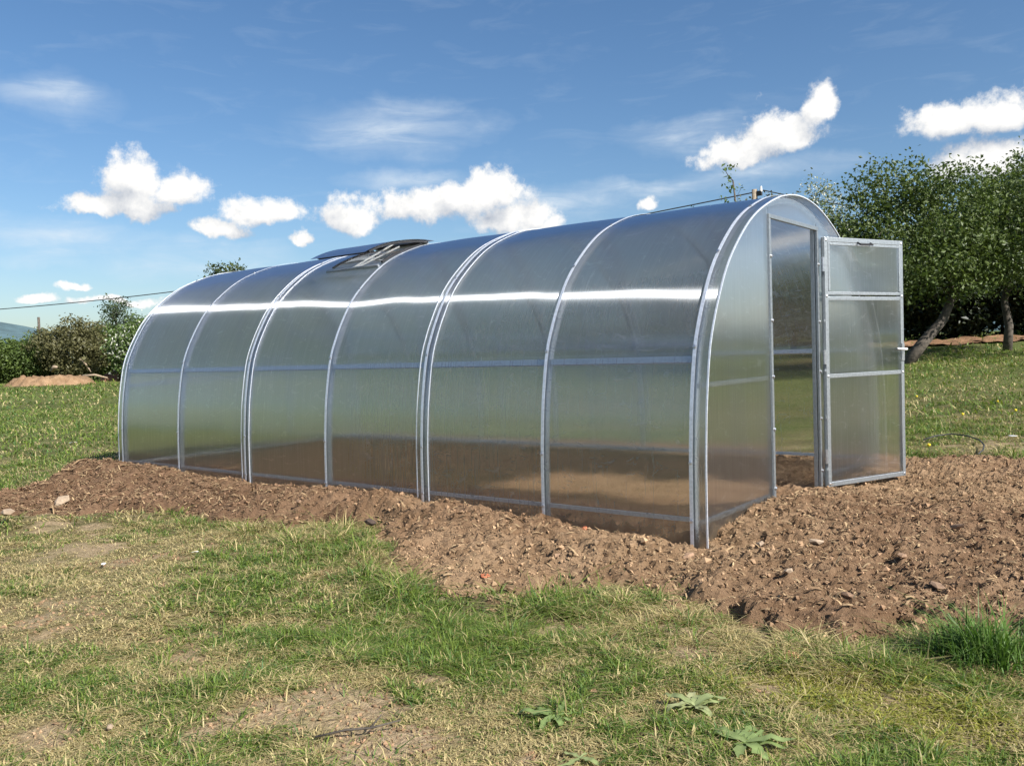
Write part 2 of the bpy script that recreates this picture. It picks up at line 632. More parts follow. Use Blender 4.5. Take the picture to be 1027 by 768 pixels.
M_BLADE = make_tinted('grass_blade', 0.55, 0.30, 0.35)
M_LEAF = make_tinted('tree_leaf', 0.5, 0.28, 0.4)
M_CLOD = make_tinted('soil_crumb', 0.95, 0.0, 0.1)
M_BARK = make_simple('grey_bark', (0.085, 0.07, 0.055), 0.9, 0.5, 14, 0, 0.9)
M_WOOD = make_simple('weathered_wood', (0.30, 0.24, 0.17), 0.85, 0.3, 12)
M_BRICK = make_simple('red_brick', (0.42, 0.13, 0.06), 0.9, 0.3, 40)
M_STONE = make_simple('pale_stone', (0.32, 0.24, 0.165), 0.9, 0.25, 30)
M_HILL = make_simple('wooded_hill_haze_tint', (0.07, 0.12, 0.13), 0.95, 0.25, 0.02)  # blue of distance haze put into the base colour
M_WIRE = make_simple('cable_black', (0.03, 0.03, 0.03), 0.6)
M_PAPER = make_simple('white_litter', (0.75, 0.74, 0.70), 0.8, 0.1)
M_YELLOW = make_simple('dandelion_yellow', (0.80, 0.58, 0.03), 0.8, 0.15)

# ------------------------------------------------------------------ terrain functions
SOIL_PX = [(0, 497), (60, 480), (118, 468)]
POLY = np.array([(-7.6, -1.9), (-5.9, -1.14), (-6.5, -0.36), (-6.9, 0.4), (-7.0, 3.4), (-6.4, 4.6), (-3.0, 4.9), (0.0, 4.35), (0.93, 4.5),
                 (3.0, 4.7), (4.6, 4.2), (4.4, 0.2), (2.6, -0.7), (1.6, -0.84), (1.32, -0.86), (1.11, -1.07), (0.69, -1.05),
                 (0.25, -0.88), (-0.05, -0.88), (-0.26, -1.04), (-0.3, -1.36), (-0.62, -1.36), (-1.3, -1.0), (-2.1, -0.6),
                 (-2.8, -0.85), (-4.1, -0.97), (-4.6, -1.6), (-6.0, -2.4)])


def poly_sdf(x, y, poly):
    """signed distance, positive inside"""
    d = np.full(x.shape, 1e9)
    ins = np.zeros(x.shape, bool)
    n = len(poly)
    for i in range(n):
        ax, ay = poly[i]
        bx, by = poly[(i + 1) % n]
        ex, ey = bx - ax, by - ay
        t = np.clip(((x - ax) * ex + (y - ay) * ey) / (ex * ex + ey * ey), 0, 1)
        d = np.minimum(d, (x - ax - t * ex) ** 2 + (y - ay - t * ey) ** 2)
        c = (ay > y) != (by > y)
        with np.errstate(divide='ignore', invalid='ignore'):
            xi = ax + (y - ay) / (by - ay if by != ay else 1e-9) * ex
        ins ^= c & (x < xi)
    return np.where(ins, 1, -1) * np.sqrt(d)


def soil_amount(x, y):
    s = poly_sdf(x, y, POLY)
    return s + 0.11 + 0.42 * (fbm(x * 1.9, y * 1.9, 4, 31) - 0.5) + 0.30 * (fbm(x * 7, y * 7, 3, 37) - 0.5)


def rise(x, y):
    s = y + 0.35 * x
    r_ = 0.05 * (np.clip(s - 3.5, 0, 22) - 1.5 * (1 - np.exp(-np.clip(s - 3.5, 0, 40) / 1.5)))
    return np.maximum(r_, 0)


def ground_z(x, y):
    d = np.hypot(x - CAM[0], y - CAM[1])
    return -0.145 + 0.06 * (fbm(x * 0.6, y * 0.6, 3, 3) - 0.5) + 0.03 * (fbm(x * 4, y * 4, 3, 5) - 0.5) + rise(x, y) \
        + 0.28 * sstep(12, 48, d) + 0.5 * (fbm(x * 0.02, y * 0.02, 2, 8) - 0.5) * sstep(60, 300, d)


def soil_z(x, y):
    a = soil_amount(x, y)
    edge = sstep(-0.05, 0.35, a)
    base = -0.15 + rise(x, y)
    # heaped against the long wall, highest a hand's breadth out from it
    wall = np.exp(-((y + 0.30) / 0.30) ** 2) * sstep(0.25, -0.35, x) * 0.105
    wall = wall * (0.75 + 0.9 * (fbm(x * 1.3, y * 1.3, 3, 51) - 0.5)) + 0.02 * np.exp(-((y + 0.75) / 0.4) ** 2)
    wall = wall + 0.045 * np.exp(-((y + 0.12) / 0.30) ** 2) * sstep(-1.2, -2.2, x) * sstep(-6.6, -6.2, x)
    heap = 0.07 * np.exp(-(((x + 5.6) / 1.0) ** 2 + ((y + 0.55) / 0.5) ** 2)) + 0.05 * np.exp(-(((x + 1.2) / .55) ** 2 + ((y + 0.45) / .35) ** 2))
    hollow = -0.05 * np.exp(-(((x + 0.05) / 0.35) ** 2 + ((y - 0.02) / 0.16) ** 2))
    gable = 0.10 * sstep(-0.1, 0.9, y) * sstep(-0.6, 0.1, x) * sstep(2.2, 1.1, y) * sstep(2.2, 0.2, x)
    inside = (x < -0.05) & (x > -6) & (y > 0.05) & (y < 2.95)
    lump = 0.085 * (fbm(x * 3.2, y * 3.2, 3, 61) - 0.5) + 0.060 * (fbm(x * 11, y * 11, 3, 63) - 0.5)
    rid = np.abs(fbm(x * 19, y * 19, 2, 65) - 0.5)
    lump = lump + 0.055 * (0.2 - rid) + 0.022 * (vnoise(x * 42, y * 42, 67) - 0.5) + 0.016 * (hash2(np.round(x * 1e4), np.round(y * 1e4), 9) - 0.5)
    inner = 0.10 * sstep(1.6, 2.9, y) * sstep(0.3, -0.3, x) * sstep(-6.4, -5.6, x) * sstep(3.9, 3.1, y)
    z = base + inner + 0.035 * edge + wall + heap + hollow + gable + lump * (0.35 + 0.65 * edge) - np.where(inside, 0.0, 0)
    return np.where(a > -0.12, z - 0.10 * (1 - edge), base - 0.30)


def blob(x, y, px, py, rx, ry, z=-0.14):
    c = on_z(px, py, z)
    r_ = math.hypot(c[0] - CAM[0], c[1] - CAM[1])
    # picture-wide extent across the line of sight, picture-tall extent along it
    vx, vy = (c[0] - CAM[0]) / r_, (c[1] - CAM[1]) / r_
    la = ry / FPX * (r_ ** 2 + 1.1 ** 2) / 1.1
    lc = rx / FPX * math.hypot(r_, 1.1)
    u_ = (x - c[0]) * vx + (y - c[1]) * vy
    w_ = -(x - c[0]) * vy + (y - c[1]) * vx
    return np.exp(-((u_ / la) ** 2 + (w_ / lc) ** 2))


BARE = [(200, 655, 55, 14), (355, 728, 40, 20), (275, 715, 45, 14), (450, 690, 45, 16), (545, 632, 30, 8), (440, 597, 28, 10),
        (400, 740, 35, 14), (20, 745, 40, 22), (600, 690, 30, 10), (700, 655, 30, 8), (430, 745, 50, 14), (90, 548, 60, 8), (640, 745, 40, 10), (770, 690, 30, 8)]
LUSH = [(440, 600, 70, 26), (455, 650, 60, 26), (575, 610, 45, 16), (690, 600, 50, 14), (860, 670, 60, 18), (985, 650, 40, 24), (330, 555, 70, 20),
        (240, 560, 60, 14), (540, 640, 60, 16), (60, 690, 40, 12), (70, 715, 40, 10), (330, 640, 80, 20), (960, 700, 60, 20), (250, 750, 60, 14)]
DRY = [(70, 570, 110, 24), (60, 620, 90, 24), (20, 740, 80, 30), (120, 640, 70, 20), (900, 705, 60, 16), (820, 690, 60, 14), (180, 545, 90, 12)]
MOSS = [(890, 705, 70, 18), (800, 690, 60, 12), (960, 730, 50, 14)]


def patches(x, y):
    """bare soil, lushness and dryness of the turf, 0..1"""
    near = sstep(14, 6, np.hypot(x - CAM[0], y - CAM[1]))
    b = sum(blob(x, y, *q) for q in BARE)
    l = sum(blob(x, y, *q) for q in LUSH)
    d = sum(blob(x, y, *q) for q in DRY)
    m = sum(blob(x, y, *q) for q in MOSS)
    n1, n2, n3 = fbm(x * 1.6, y * 1.6, 4, 71), fbm(x * 5, y * 5, 3, 73), fbm(x * 0.5, y * 0.5, 3, 75)
    n4, n5 = fbm(x * 15, y * 13, 3, 78), fbm(x * 9, y * 9, 2, 77)
    bare = sstep(0.50, 0.72, np.minimum(b, 1.2) * 0.50 * near + 1.3 * (n1 - 0.5) + 1.3 * (n2 - 0.5) + 1.5 * (n4 - 0.5) + 0.16)
    lush = np.clip(0.38 + 0.38 * l * near - 0.30 * d * near + 2.0 * (n2 - 0.5) + 1.6 * (n4 - 0.5) + 0.9 * (n3 - 0.5) + 0.22 * (1 - near), 0, 1)
    dry = np.clip(0.44 + 0.45 * d * near - 0.34 * l * near + 1.6 * (n1 - 0.5) + 1.7 * (n5 - 0.5) - 0.42 * (1 - near), 0, 1)
    return bare, lush, dry, np.clip(m * near, 0, 1)


def ramp_axis(lo, hi, step, far, ratio=1.16):
    a = list(np.arange(lo, hi + step / 2, step))
    s, v = step, a[-1]
    up = []
    while v < far:
        s *= ratio
        v += s
        up.append(v)
    s, v, dn = step, a[0], []
    while v > -far:
        s *= ratio
        v -= s
        dn.append(v)
    return np.array(dn[::-1] + a + up)


def grid_mesh(name, xs, ys, zf, cf, keep=None, smooth=True):
    X, Y = np.meshgrid(xs, ys, indexing='ij')
    x, y = X.ravel(), Y.ravel()
    z = zf(x, y)
    nx, ny = len(xs), len(ys)
    i = (np.arange(nx - 1)[:, None] * ny + np.arange(ny - 1)[None, :]).ravel()
    F = np.stack([i, i + ny, i + ny + 1, i + 1], 1)
    V = np.stack([x, y, z], 1)
    C = cf(x, y)
    if keep is not None:
        k = keep(x, y)
        F = F[k[F].any(1)]
        used = np.unique(F)
        mp = np.zeros(len(V), np.int64)
        mp[used] = np.arange(len(used))
        V, C, F = V[used], C[used], mp[F]
    return fast_mesh(name, V, F, 4, C, smooth)


# ------------------------------------------------------------------ ground, soil, hills
def turf_colour(x, y):
    bare, lush, dry, moss = patches(x, y)
    D = np.hypot(x - CAM[0], y - CAM[1])
    far = sstep(6, 22, D)[:, None]
    th = np.array([0.19, 0.155, 0.08])[None]
    c = th + (np.array([0.075, 0.095, 0.028]) - th) * (lush[:, None] * 0.8)
    c = c + (np.array([0.25, 0.20, 0.10]) - c) * (dry[:, None] * 0.55)
    c = c + (np.array([0.44, 0.33, 0.205]) - c) * bare[:, None] * (1 - far)
    fg = np.array([0.115, 0.145, 0.042])[None] * (0.75 + 0.5 * fbm(x * 0.35, y * 0.35, 4, 81))[:, None]
    fg = fg + (np.array([0.20, 0.18, 0.075]) - fg) * (0.5 * dry[:, None])
    return c + (fg - c) * far


def ground_height(x, y):
    s = poly_sdf(x, y, POLY)
    return ground_z(x, y) - 0.10 * sstep(0.25, 0.6, s)


gx = ramp_axis(-9.0, 4.2, 0.07, 4200)
gy = ramp_axis(-3.9, 8.0, 0.07, 4200)
ground = new_obj('ground', grid_mesh('ground', gx, gy, ground_height, turf_colour), M_GROUND)
tag(ground, 'sunlit grass field with dry and bare patches', 'ground', kind='structure')


def soil_colour(x, y):
    n = fbm(x * 0.9, y * 0.9, 4, 91)
    c = np.array([0.25, 0.155, 0.092])[None] * np.ones((len(x), 1))
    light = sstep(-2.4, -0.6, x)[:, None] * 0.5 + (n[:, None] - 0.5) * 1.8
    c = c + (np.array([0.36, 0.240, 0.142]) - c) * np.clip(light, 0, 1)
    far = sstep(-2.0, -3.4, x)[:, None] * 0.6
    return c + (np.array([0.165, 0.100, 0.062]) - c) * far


sx = np.arange(-7.8, 4.8, 0.019)
sy = np.concatenate([np.arange(-2.3, 3.2, 0.019), np.arange(3.2, 5.4, 0.05)])
soil = new_obj('soil_bank', grid_mesh('soil_bank', sx, sy, soil_z, soil_colour, lambda x, y: soil_amount(x, y) > -0.16, False), M_SOIL)
tag(soil, 'bank of freshly dug brown soil heaped around the greenhouse', 'soil', kind='structure')


def make_hills():
    vs, fs = [], []
    n = 160
    for i in range(n + 1):
        a = math.radians(-180 + 360 * i / n)
        k = 0.5 + 0.5 * math.sin(a * 3 + 0.9) * math.cos(a * 1.0 + 0.4)
        h = 60 + 25 * k + 95 * math.exp(-((a + 1.24) / 0.10) ** 2) + 5 * math.sin(a * 17) + 2 * math.sin(a * 41)
        for R, z in ((2300, -6), (2700, h * 0.55), (3100, h), (3500, h * 0.8), (3900, -6)):
            vs.append((R * math.sin(a), R * math.cos(a), z))
    for i in range(n):
        for j in range(4):
            b = i * 5 + j
            fs.append((b, b + 5, b + 6, b + 1))
    o = MB().add(vs, fs).build('hills', M_HILL, smooth=True)
    tag(o, 'low wooded hills on the far horizon', 'hills', kind='structure')


make_hills()

# ------------------------------------------------------------------ greenhouse
PR = np.array([(0.0, -.16), (0.0, -.06), (0, .05), (.004, .304), (.014, .47), (.031, .65), (.078, .916), (.133, 1.068), (.215, 1.226), (.315, 1.378),
               (.45, 1.516), (.655, 1.672), (.875, 1.78), (1.18, 1.876), (1.5, 1.91)])


def make_profile(n=96):
    pts = np.vstack([PR, np.array([(3 - y, z) for y, z in PR[-2::-1]])])
    dense = []
    for i in range(len(pts) - 1):
        p0, p1, p2, p3 = pts[max(i - 1, 0)], pts[i], pts[i + 1], pts[min(i + 2, len(pts) - 1)]
        for f in np.linspace(0, 1, 24, endpoint=False):
            dense.append(.5 * (2 * p1 + (p2 - p0) * f + (2 * p0 - 5 * p1 + 4 * p2 - p3) * f * f + (-p0 + 3 * p1 - 3 * p2 + p3) * f ** 3))
    dense.append(pts[-1])
    dense = np.array(dense)
    s = np.concatenate([[0], np.cumsum(np.linalg.norm(np.diff(dense, axis=0), axis=1))])
    u = np.linspace(0, s[-1], n)
    P = np.stack([np.interp(u, s, dense[:, 0]), np.interp(u, s, dense[:, 1])], 1)
    T = np.gradient(P, axis=0)
    k = np.array([.25, .5, .25])
    T = np.stack([np.convolve(np.pad(T[:, i], 1, 'edge'), k, 'valid') for i in range(2)], 1)
    T /= np.linalg.norm(T, axis=1)[:, None]
    Nn = np.stack([-T[:, 1], T[:, 0]], 1)
    return P, Nn, u


PP, PN, PU = make_profile()
NP_ = len(PP)


def arch_z(y):
    h = NP_ // 2 + 1
    return float(np.interp(min(y, 3 - y), PP[:h, 0], PP[:h, 1]))


gh = empty('greenhouse', (0, 0, -0.12))
tag(gh, 'long arched clear polycarbonate greenhouse with galvanised frame and open door', 'greenhouse')
GZ = Matrix.Translation((0, 0, 0.12))       # parts are built in site coordinates


def gpart(o, parent=gh):
    o.parent = parent
    if parent is gh:
        o.location.z += 0.12
    return o


VX0, VX1 = -3.64, -3.07
IV0 = int(np.argmin(np.abs(PP[:NP_ // 2, 0] - 0.665)))
IV1 = int(np.argmin(np.abs(PP[:, 0] - 1.20)))


def sheet(x0, x1, off, seed, hole=False):
    xs = set(np.round(np.linspace(x0, x1, 64), 4))
    if hole:
        xs |= {VX0, VX1}
    xs = sorted(xs)
    vs, fs = [], []
    for i, x in enumerate(xs):
        fr = abs(x - round(x))
        for j in range(NP_):
            y, z = PP[j]
            bow = 0.005 * math.sin(math.pi * min(fr, 0.5)) ** 2 * math.sin(math.pi * PU[j] / PU[-1])
            wob = 0.013 * (float(fbm(np.array([x * 1.5 + seed]), np.array([PU[j] * 0.9]), 3, 5)[0]) - 0.5)
            s_hl = PU[j] - 1.62
            dip = -0.010 * math.exp(-((x + 3.0) / 0.42) ** 2) * math.exp(-((s_hl - 0.22) / 0.28) ** 2)
            d = off + bow + wob * min(1, fr * 5) + dip
            vs.append((x, y + PN[j, 0] * d, z + PN[j, 1] * d))
    for i in range(len(xs) - 1):
        xm = (xs[i] + xs[i + 1]) / 2
        for j in range(NP_ - 1):
            if hole and VX0 < xm < VX1 and IV0 <= j < IV1:
                continue
            b = i * NP_ + j
            fs.append((b, b + NP_, b + NP_ + 1, b + 1))
    o = MB().add(vs, fs).build('polycarbonate_sheet', M_PC, smooth=True)
    # outward normals
    me = o.data
    if me.polygons[0].normal.y > 0:
        me.flip_normals()
    return gpart(o)


sheet(-2.05, 0.065, 0.005, 1.0)
sheet(-4.05, -1.95, 0.010, 5.0, True)
sheet(-6.06, -3.95, 0.005, 9.0)


def sweep_profile(x0, x1, d0, d1, j0=0, j1=NP_, mat=M_STEEL, name='arch', step=1):
    """rectangular section following the arch: x0..x1 along the house, d0..d1 off the profile"""
    idx = list(range(j0, j1, step))
    vs, fs = [], []
    for j in idx:
        for x, d in ((x0, d0), (x1, d0), (x1, d1), (x0, d1)):
            vs.append((x, PP[j, 0] + PN[j, 0] * d, PP[j, 1] + PN[j, 1] * d))
    for i in range(len(idx) - 1):
        for k in range(4):
            fs.append((i * 4 + k, i * 4 + (k + 1) % 4, (i + 1) * 4 + (k + 1) % 4, (i + 1) * 4 + k))
    e = (len(idx) - 1) * 4
    fs += [(3, 2, 1, 0), (e, e + 1, e + 2, e + 3)]
    return MB().add(vs, fs).build(name, mat)


def disc(o_name, c, n, r_, h, mat, parent, nseg=8):
    c, n = Vector(c), Vector(n).normalized()
    return MB().tube([c - n * h, c + n * h * 0.5, c + n * h], [r_, r_, r_ * 0.45], nseg).build(o_name, mat, parent, smooth=False)


BOLT_Z = [0.0, 0.36, 0.93, 1.47, 1.78]
for k in range(7):
    x = -float(k)
    w = 0.016
    if k == 0: x -= 0.022
    if k == 6: x += 0.022
    a = gpart(sweep_profile(x - w, x + w, -0.045, -0.003, mat=M_STEEL_LIGHTENED))
    so_ = 0.0185 if k in (2, 4) else 0.0125
    gpart(sweep_profile(x - 0.010, x + 0.010, so_, so_ + 0.0015, mat=M_BRIGHT, name='added_band'))  # added bright band so the arches show up against the sheets
    for bz in BOLT_Z:
        j = int(np.argmin(np.abs(PP[:NP_ // 2, 1] - bz)))
        n = Vector((0, PN[j, 0], PN[j, 1]))
        disc('bolt', Vector((x, PP[j, 0], PP[j, 1])) + n * 0.019, n, 0.010, 0.005, M_STEEL_B, a)
    if k in (2, 4):       # bright edges of the lapped sheets
        for dx in (-0.052, 0.052):
            gpart(sweep_profile(x + dx - 0.003, x + dx + 0.003, 0.012, 0.0165, mat=M_BRIGHT, name='lap_edge'))
gpart(sweep_profile(0.058, 0.067, 0.002, 0.009, mat=M_BRIGHT, name='edge_trim'))
gpart(sweep_profile(-6.063, -6.054, 0.002, 0.009, mat=M_BRIGHT, name='edge_trim'))


def purlin(zt, far=False, size=0.034):
    j = int(np.argmin(np.abs(PP[:NP_ // 2, 1] - zt)))
    y, z = PP[j]
    n = PN[j]
    y, z = y - n[0] * 0.024, z - n[1] * 0.024
    if far:
        y = 3 - y
    b = MB()
    for k in range(6):
        x1, x0 = -k - 0.024 - (0.02 if k == 0 else 0), -k - 1 + 0.024 + (0.02 if k == 5 else 0)
        b.bar((x0, y, z), (x1, y, z), size, size, (0, n[0], n[1]))
    return gpart(b.build('purlin', M_STEEL_LIGHTENED))


for zt in (0.0, 0.912):
    purlin(zt, size=0.034 if zt else 0.022); purlin(zt, True, 0.034 if zt else 0.022)
rb = MB()
rb.bar((-5.95, 1.5, 1.885), (-0.05, 1.5, 1.885), 0.03, 0.034)
gpart(rb.build('ridge_purlin', M_STEEL))

# gables ------------------------------------------------------------
Y1, Y2, ZL = 1.062, 1.938, 1.735
ZB = -0.15


def gable_panel(ya, yb, zlow, xw, outward=1):
    """sheet in the gable plane between ya and yb; its own x axis runs across the ribs"""
    h = NP_ // 2 + 1
    ycol = sorted({ya, yb} | {float(v) for v in PP[:, 0] if ya + 0.004 < v < yb - 0.004})
    ycol = [v for i, v in enumerate(ycol) if i == 0 or v - ycol[i - 1] > 0.003]
    vs, fs = [], []
    rows = 7
    for y in ycol:
        zt = max(arch_z(y) - 0.004, zlow + 0.002)
        for r_ in range(rows):
            vs.append((y, 0.0, zlow + (zt - zlow) * r_ / (rows - 1)))
    for i in range(len(ycol) - 1):
        for r_ in range(rows - 1):
            b = i * rows + r_
            f = (b, b + rows, b + rows + 1, b + 1)
            fs.append(f if outward > 0 else f[::-1])
    o = MB().add(vs, fs).build('gable_panel', M_PC)
    o.rotation_euler = (0, 0, math.pi / 2)
    o.location = (xw, 0, 0)
    return gpart(o)


gable_panel(0.004, Y1 - 0.002, ZB, 0.008)
gable_panel(Y2 + 0.002, 2.996, ZB, 0.008)
gable_panel(Y1 + 0.004, Y2 - 0.004, ZL + 0.02, 0.008)
gable_panel(0.004, 2.996, ZB, -6.008, -1)


def gbar(name, a, b, w=0.028, h=0.028):
    return gpart(MB().bar(a, b, w, h).build(name, M_STEEL, bevel=0.003))


for y in (Y1, Y2):
    post = gbar('post', (-0.016, y, -0.2), (-0.016, y, arch_z(y) - 0.05))
    s_ = -1 if y == Y1 else 1
    gpart(MB().box(0.004, 0.022, y - 0.014, y + 0.014, ZB, ZL - 0.0).build('door_jamb', M_STEEL, bevel=0.003))
    for bz in (0.05, 0.42, 0.75, 1.1, 1.5):
        disc('bolt', (0.026, y, bz), (1, 0, 0), 0.011, 0.006, M_STEEL_B, post)
gpart(MB().box(0.004, 0.022, Y1 - 0.014, Y2 + 0.014, ZL, ZL + 0.028).build('lintel', M_STEEL, bevel=0.003))
gbar('gable_rail', (-0.016, 0.06, 0.742), (-0.016, Y1 - 0.016, 0.742))
gbar('gable_rail', (-0.016, Y2 + 0.016, 0.742), (-0.016, 2.94, 0.742))
gbar('gable_rail', (-0.016, 0.03, 0.0), (-0.016, Y1 - 0.016, 0.0))
gbar('gable_rail', (-0.016, Y2 + 0.016, 0.0), (-0.016, 2.97, 0.0))
gbar('gable_rail', (-5.98, 0.06, 0.742), (-5.98, 2.94, 0.742))
gbar('gable_rail', (-5.98, 0.03, 0.0), (-5.98, 2.97, 0.0))
for y in (Y1, Y2):
    gbar('post', (-5.98, y, -0.2), (-5.98, y, arch_z(y) - 0.05))

# door leaf ----------------------------------------------------------
DB, DT, DW = -0.068, 1.692, 0.85
d_end = np.array([0.35 - 0.03, 2.74 - 1.955])
leaf_a = math.atan2(d_end[1], d_end[0])
fr = MB()
tw = 0.034
fr.box(0, tw, -tw / 2, tw / 2, DB, DT).box(DW - tw, DW, -tw / 2, tw / 2, DB, DT)
fr.box(tw, DW - tw, -tw / 2, tw / 2, DB, DB + tw).box(tw, DW - tw, -tw / 2, tw / 2, DT - tw, DT)
door = fr.build('door', M_STEEL, bevel=0.003)
door.location = (0.045, 1.962, 0)
door.rotation_euler = (0, 0, leaf_a)
gpart(door)
door['label'] = 'open door leaf with three clear panes'
for zc, wd in ((1.262, 0.028), (1.298, 0.024), (0.715, 0.030)):
    MB().box(tw + 0.001, DW - tw - 0.001, -0.015, 0.015, zc - wd / 2, zc + wd / 2).build('crossbar', M_STEEL, door, bevel=0.003)
for xa in (tw + 0.008, DW - tw - 0.008):
    MB().box(xa - 0.009, xa + 0.009, -0.021, -0.004, 1.312, DT - tw - 0.002).build('vent_stile', M_STEEL, door, bevel=0.002)
MB().box(tw + 0.02, DW - tw - 0.02, -0.021, -0.004, DT - tw - 0.022, DT - tw - 0.003).build('vent_rail', M_STEEL, door, bevel=0.002)
for z0, z1 in ((DB + tw, 0.70), (0.73, 1.248), (1.312, DT - tw)):
    vs, fs = [], []
    for i in range(9):
        for j in range(9):
            u_, v_ = i / 8, j / 8
            vs.append((tw * 0.7 + (DW - 1.4 * tw) * u_, -0.0165 + 0.004 * math.sin(math.pi * u_) * math.sin(math.pi * v_), z0 + (z1 - z0) * v_))
    fs = [(i * 9 + j, (i + 1) * 9 + j, (i + 1) * 9 + j + 1, i * 9 + j + 1) for i in range(8) for j in range(8)]
    MB().add(vs, fs).build('pane', M_PC, door, smooth=True)
hd = MB().tube([(DW - 0.02, -0.018, 0.885), (DW - 0.02, -0.055, 0.885), (DW - 0.035, -0.06, 0.885), (DW - 0.135, -0.058, 0.89)], 0.009, 8)
hd.build('handle', M_WHITEPL, door, smooth=True)
MB().box(DW - 0.033, DW - 0.004, -0.024, -0.0175, 0.80, 0.93).build('lock_plate', M_STEEL_B, door)
MB().tube([(DW + 0.004, 0.02, 0.885), (DW + 0.025, 0.03, 0.86), (DW + 0.03, 0.035, 0.81)], 0.008, 6).build('latch', M_DARK, door)
MB().tube([(DW * 0.40, -0.022, DT - 0.03), (DW * 0.40, -0.045, DT - 0.045), (DW * 0.56, -0.045, DT - 0.045), (DW * 0.56, -0.022, DT - 0.03)], 0.007, 6).build('vent_latch', M_DARK, door)
for hz_ in (0.15, 0.85, 1.5):
    MB().tube([(-0.012, -0.012, hz_ - 0.05), (-0.012, -0.012, hz_ + 0.05)], 0.011, 8).build('hinge', M_STEEL_B, door)
for bx_ in (0.017, DW - 0.017):
    for bz in (DB + 0.02, 0.715, 1.28, DT - 0.02):
        disc('bolt', (bx_, -0.0185, bz), (0, -1, 0), 0.009, 0.004, M_STEEL_B, door)

# roof vent ------------------------------------------------------------
for j in (IV0, IV1):
    vent = MB()
    c = Vector((0, PP[j, 0], PP[j, 1]))
    n = (0, PN[j, 0], PN[j, 1])
    vent.bar(c + Vector((VX0 - 0.03, 0, 0)) + Vector(n) * 0.016, c + Vector((VX1 + 0.03, 0, 0)) + Vector(n) * 0.016, 0.022, 0.02, n)
    if j == IV0:
        vent_o = gpart(vent.build('roof_vent', M_STEEL))
    else:
        vent.build('hinge_rail', M_STEEL, vent_o)
for xa in (VX0 - 0.012, VX1 + 0.012):
    o = sweep_profile(xa - 0.010, xa + 0.010, 0.011, 0.026, IV0 + 1, IV1, mat=M_DARK, name='curb'); o.parent = vent_o  # curb coloured near black for the shade in the opening
# the lid turns up about the ridge-side edge
hinge = Vector((0, PP[IV1, 0], PP[IV1, 1] + 0.03))
LA = math.radians(11.5)


def lift(v):
    v = Vector(v) - hinge
    # near edge goes up: rotation about x axis
    y = v.y * math.cos(-LA) - v.z * math.sin(-LA)
    z = v.y * math.sin(-LA) + v.z * math.cos(-LA)
    return Vector((v.x, y, z)) + hinge


def lid_mesh(x0, x1, d0, d1, j0, j1, name, mat):
    o = sweep_profile(x0, x1, d0, d1, j0, j1, mat, name)
    for v in o.data.vertices:
        v.co = lift(v.co)
    o.parent = vent_o
    return o


for xa in (VX0 - 0.02, VX1 + 0.02):
    lid_mesh(xa - 0.013, xa + 0.013, 0.020, 0.040, IV0 - 1, IV1 + 1, 'lid_rib', M_DARK)  # near-black colour stands in for shade under the lid
lr = MB()
for j in (IV0 - 1, (IV0 + IV1) // 2, IV1):
    c = Vector((0, PP[j, 0], PP[j, 1])) + Vector((0, PN[j, 0], PN[j, 1])) * 0.030
    q0, q1 = lift(c + Vector((VX0 - 0.006, 0, 0))), lift(c + Vector((VX1 + 0.006, 0, 0)))
    MB().bar(q0, q1, 0.026, 0.022, (0, PN[j, 0], PN[j, 1])).build('lid_rail', M_DARK, vent_o)  # underside shade put into the rail colour as well
vs, fs = [], []
jj = list(range(IV0 - 2, IV1 + 2))
for x in np.linspace(VX0 - 0.05, VX1 + 0.05, 9):
    for j in jj:
        vs.append(lift((x, PP[j, 0] + PN[j, 0] * 0.044, PP[j, 1] + PN[j, 1] * 0.044)))
m_ = len(jj)
fs = [(i * m_ + j, (i + 1) * m_ + j, (i + 1) * m_ + j + 1, i * m_ + j + 1) for i in range(8) for j in range(m_ - 1)]
lid = MB().add(vs, fs).build('lid_panel', M_PC, vent_o, smooth=True)
if lid.data.polygons[0].normal.z < 0:
    lid.data.flip_normals()
xm = (VX0 + VX1) / 2
j = IV0
a0 = Vector((xm, PP[j, 0], PP[j, 1])) + Vector((0, PN[j, 0], PN[j, 1])) * 0.02
b0 = lift(Vector((xm + 0.1, PP[j + 7, 0], PP[j + 7, 1])) + Vector((0, 0, 0.035)))
c0 = lift(Vector((xm - 0.12, PP[j + 1, 0], PP[j + 1, 1])) + Vector((0, 0, 0.03)))
MB().bar(a0, b0, 0.016, 0.012).build('stay', M_WHITEPL, vent_o)
MB().bar(b0 + Vector((0.01, 0, 0)), c0, 0.016, 0.012).build('stay', M_WHITEPL, vent_o)
MB().bar(a0 + Vector((0.05, 0, 0)), b0 + Vector((0.03, 0.02, -0.03)), 0.014, 0.012).build('stay', M_WHITEPL, vent_o)


# ------------------------------------------------------------------ grass
def in_view(x, y, margin=0.09):
    dx, dy = x - CAM[0], y - CAM[1]
    f = dx * math.sin(YAW) + dy * math.cos(YAW)
    r_ = dx * math.cos(YAW) - dy * math.sin(YAW)
    return (f > 0.5) & (np.abs(r_) < (0.593 + margin) * f + 0.35)


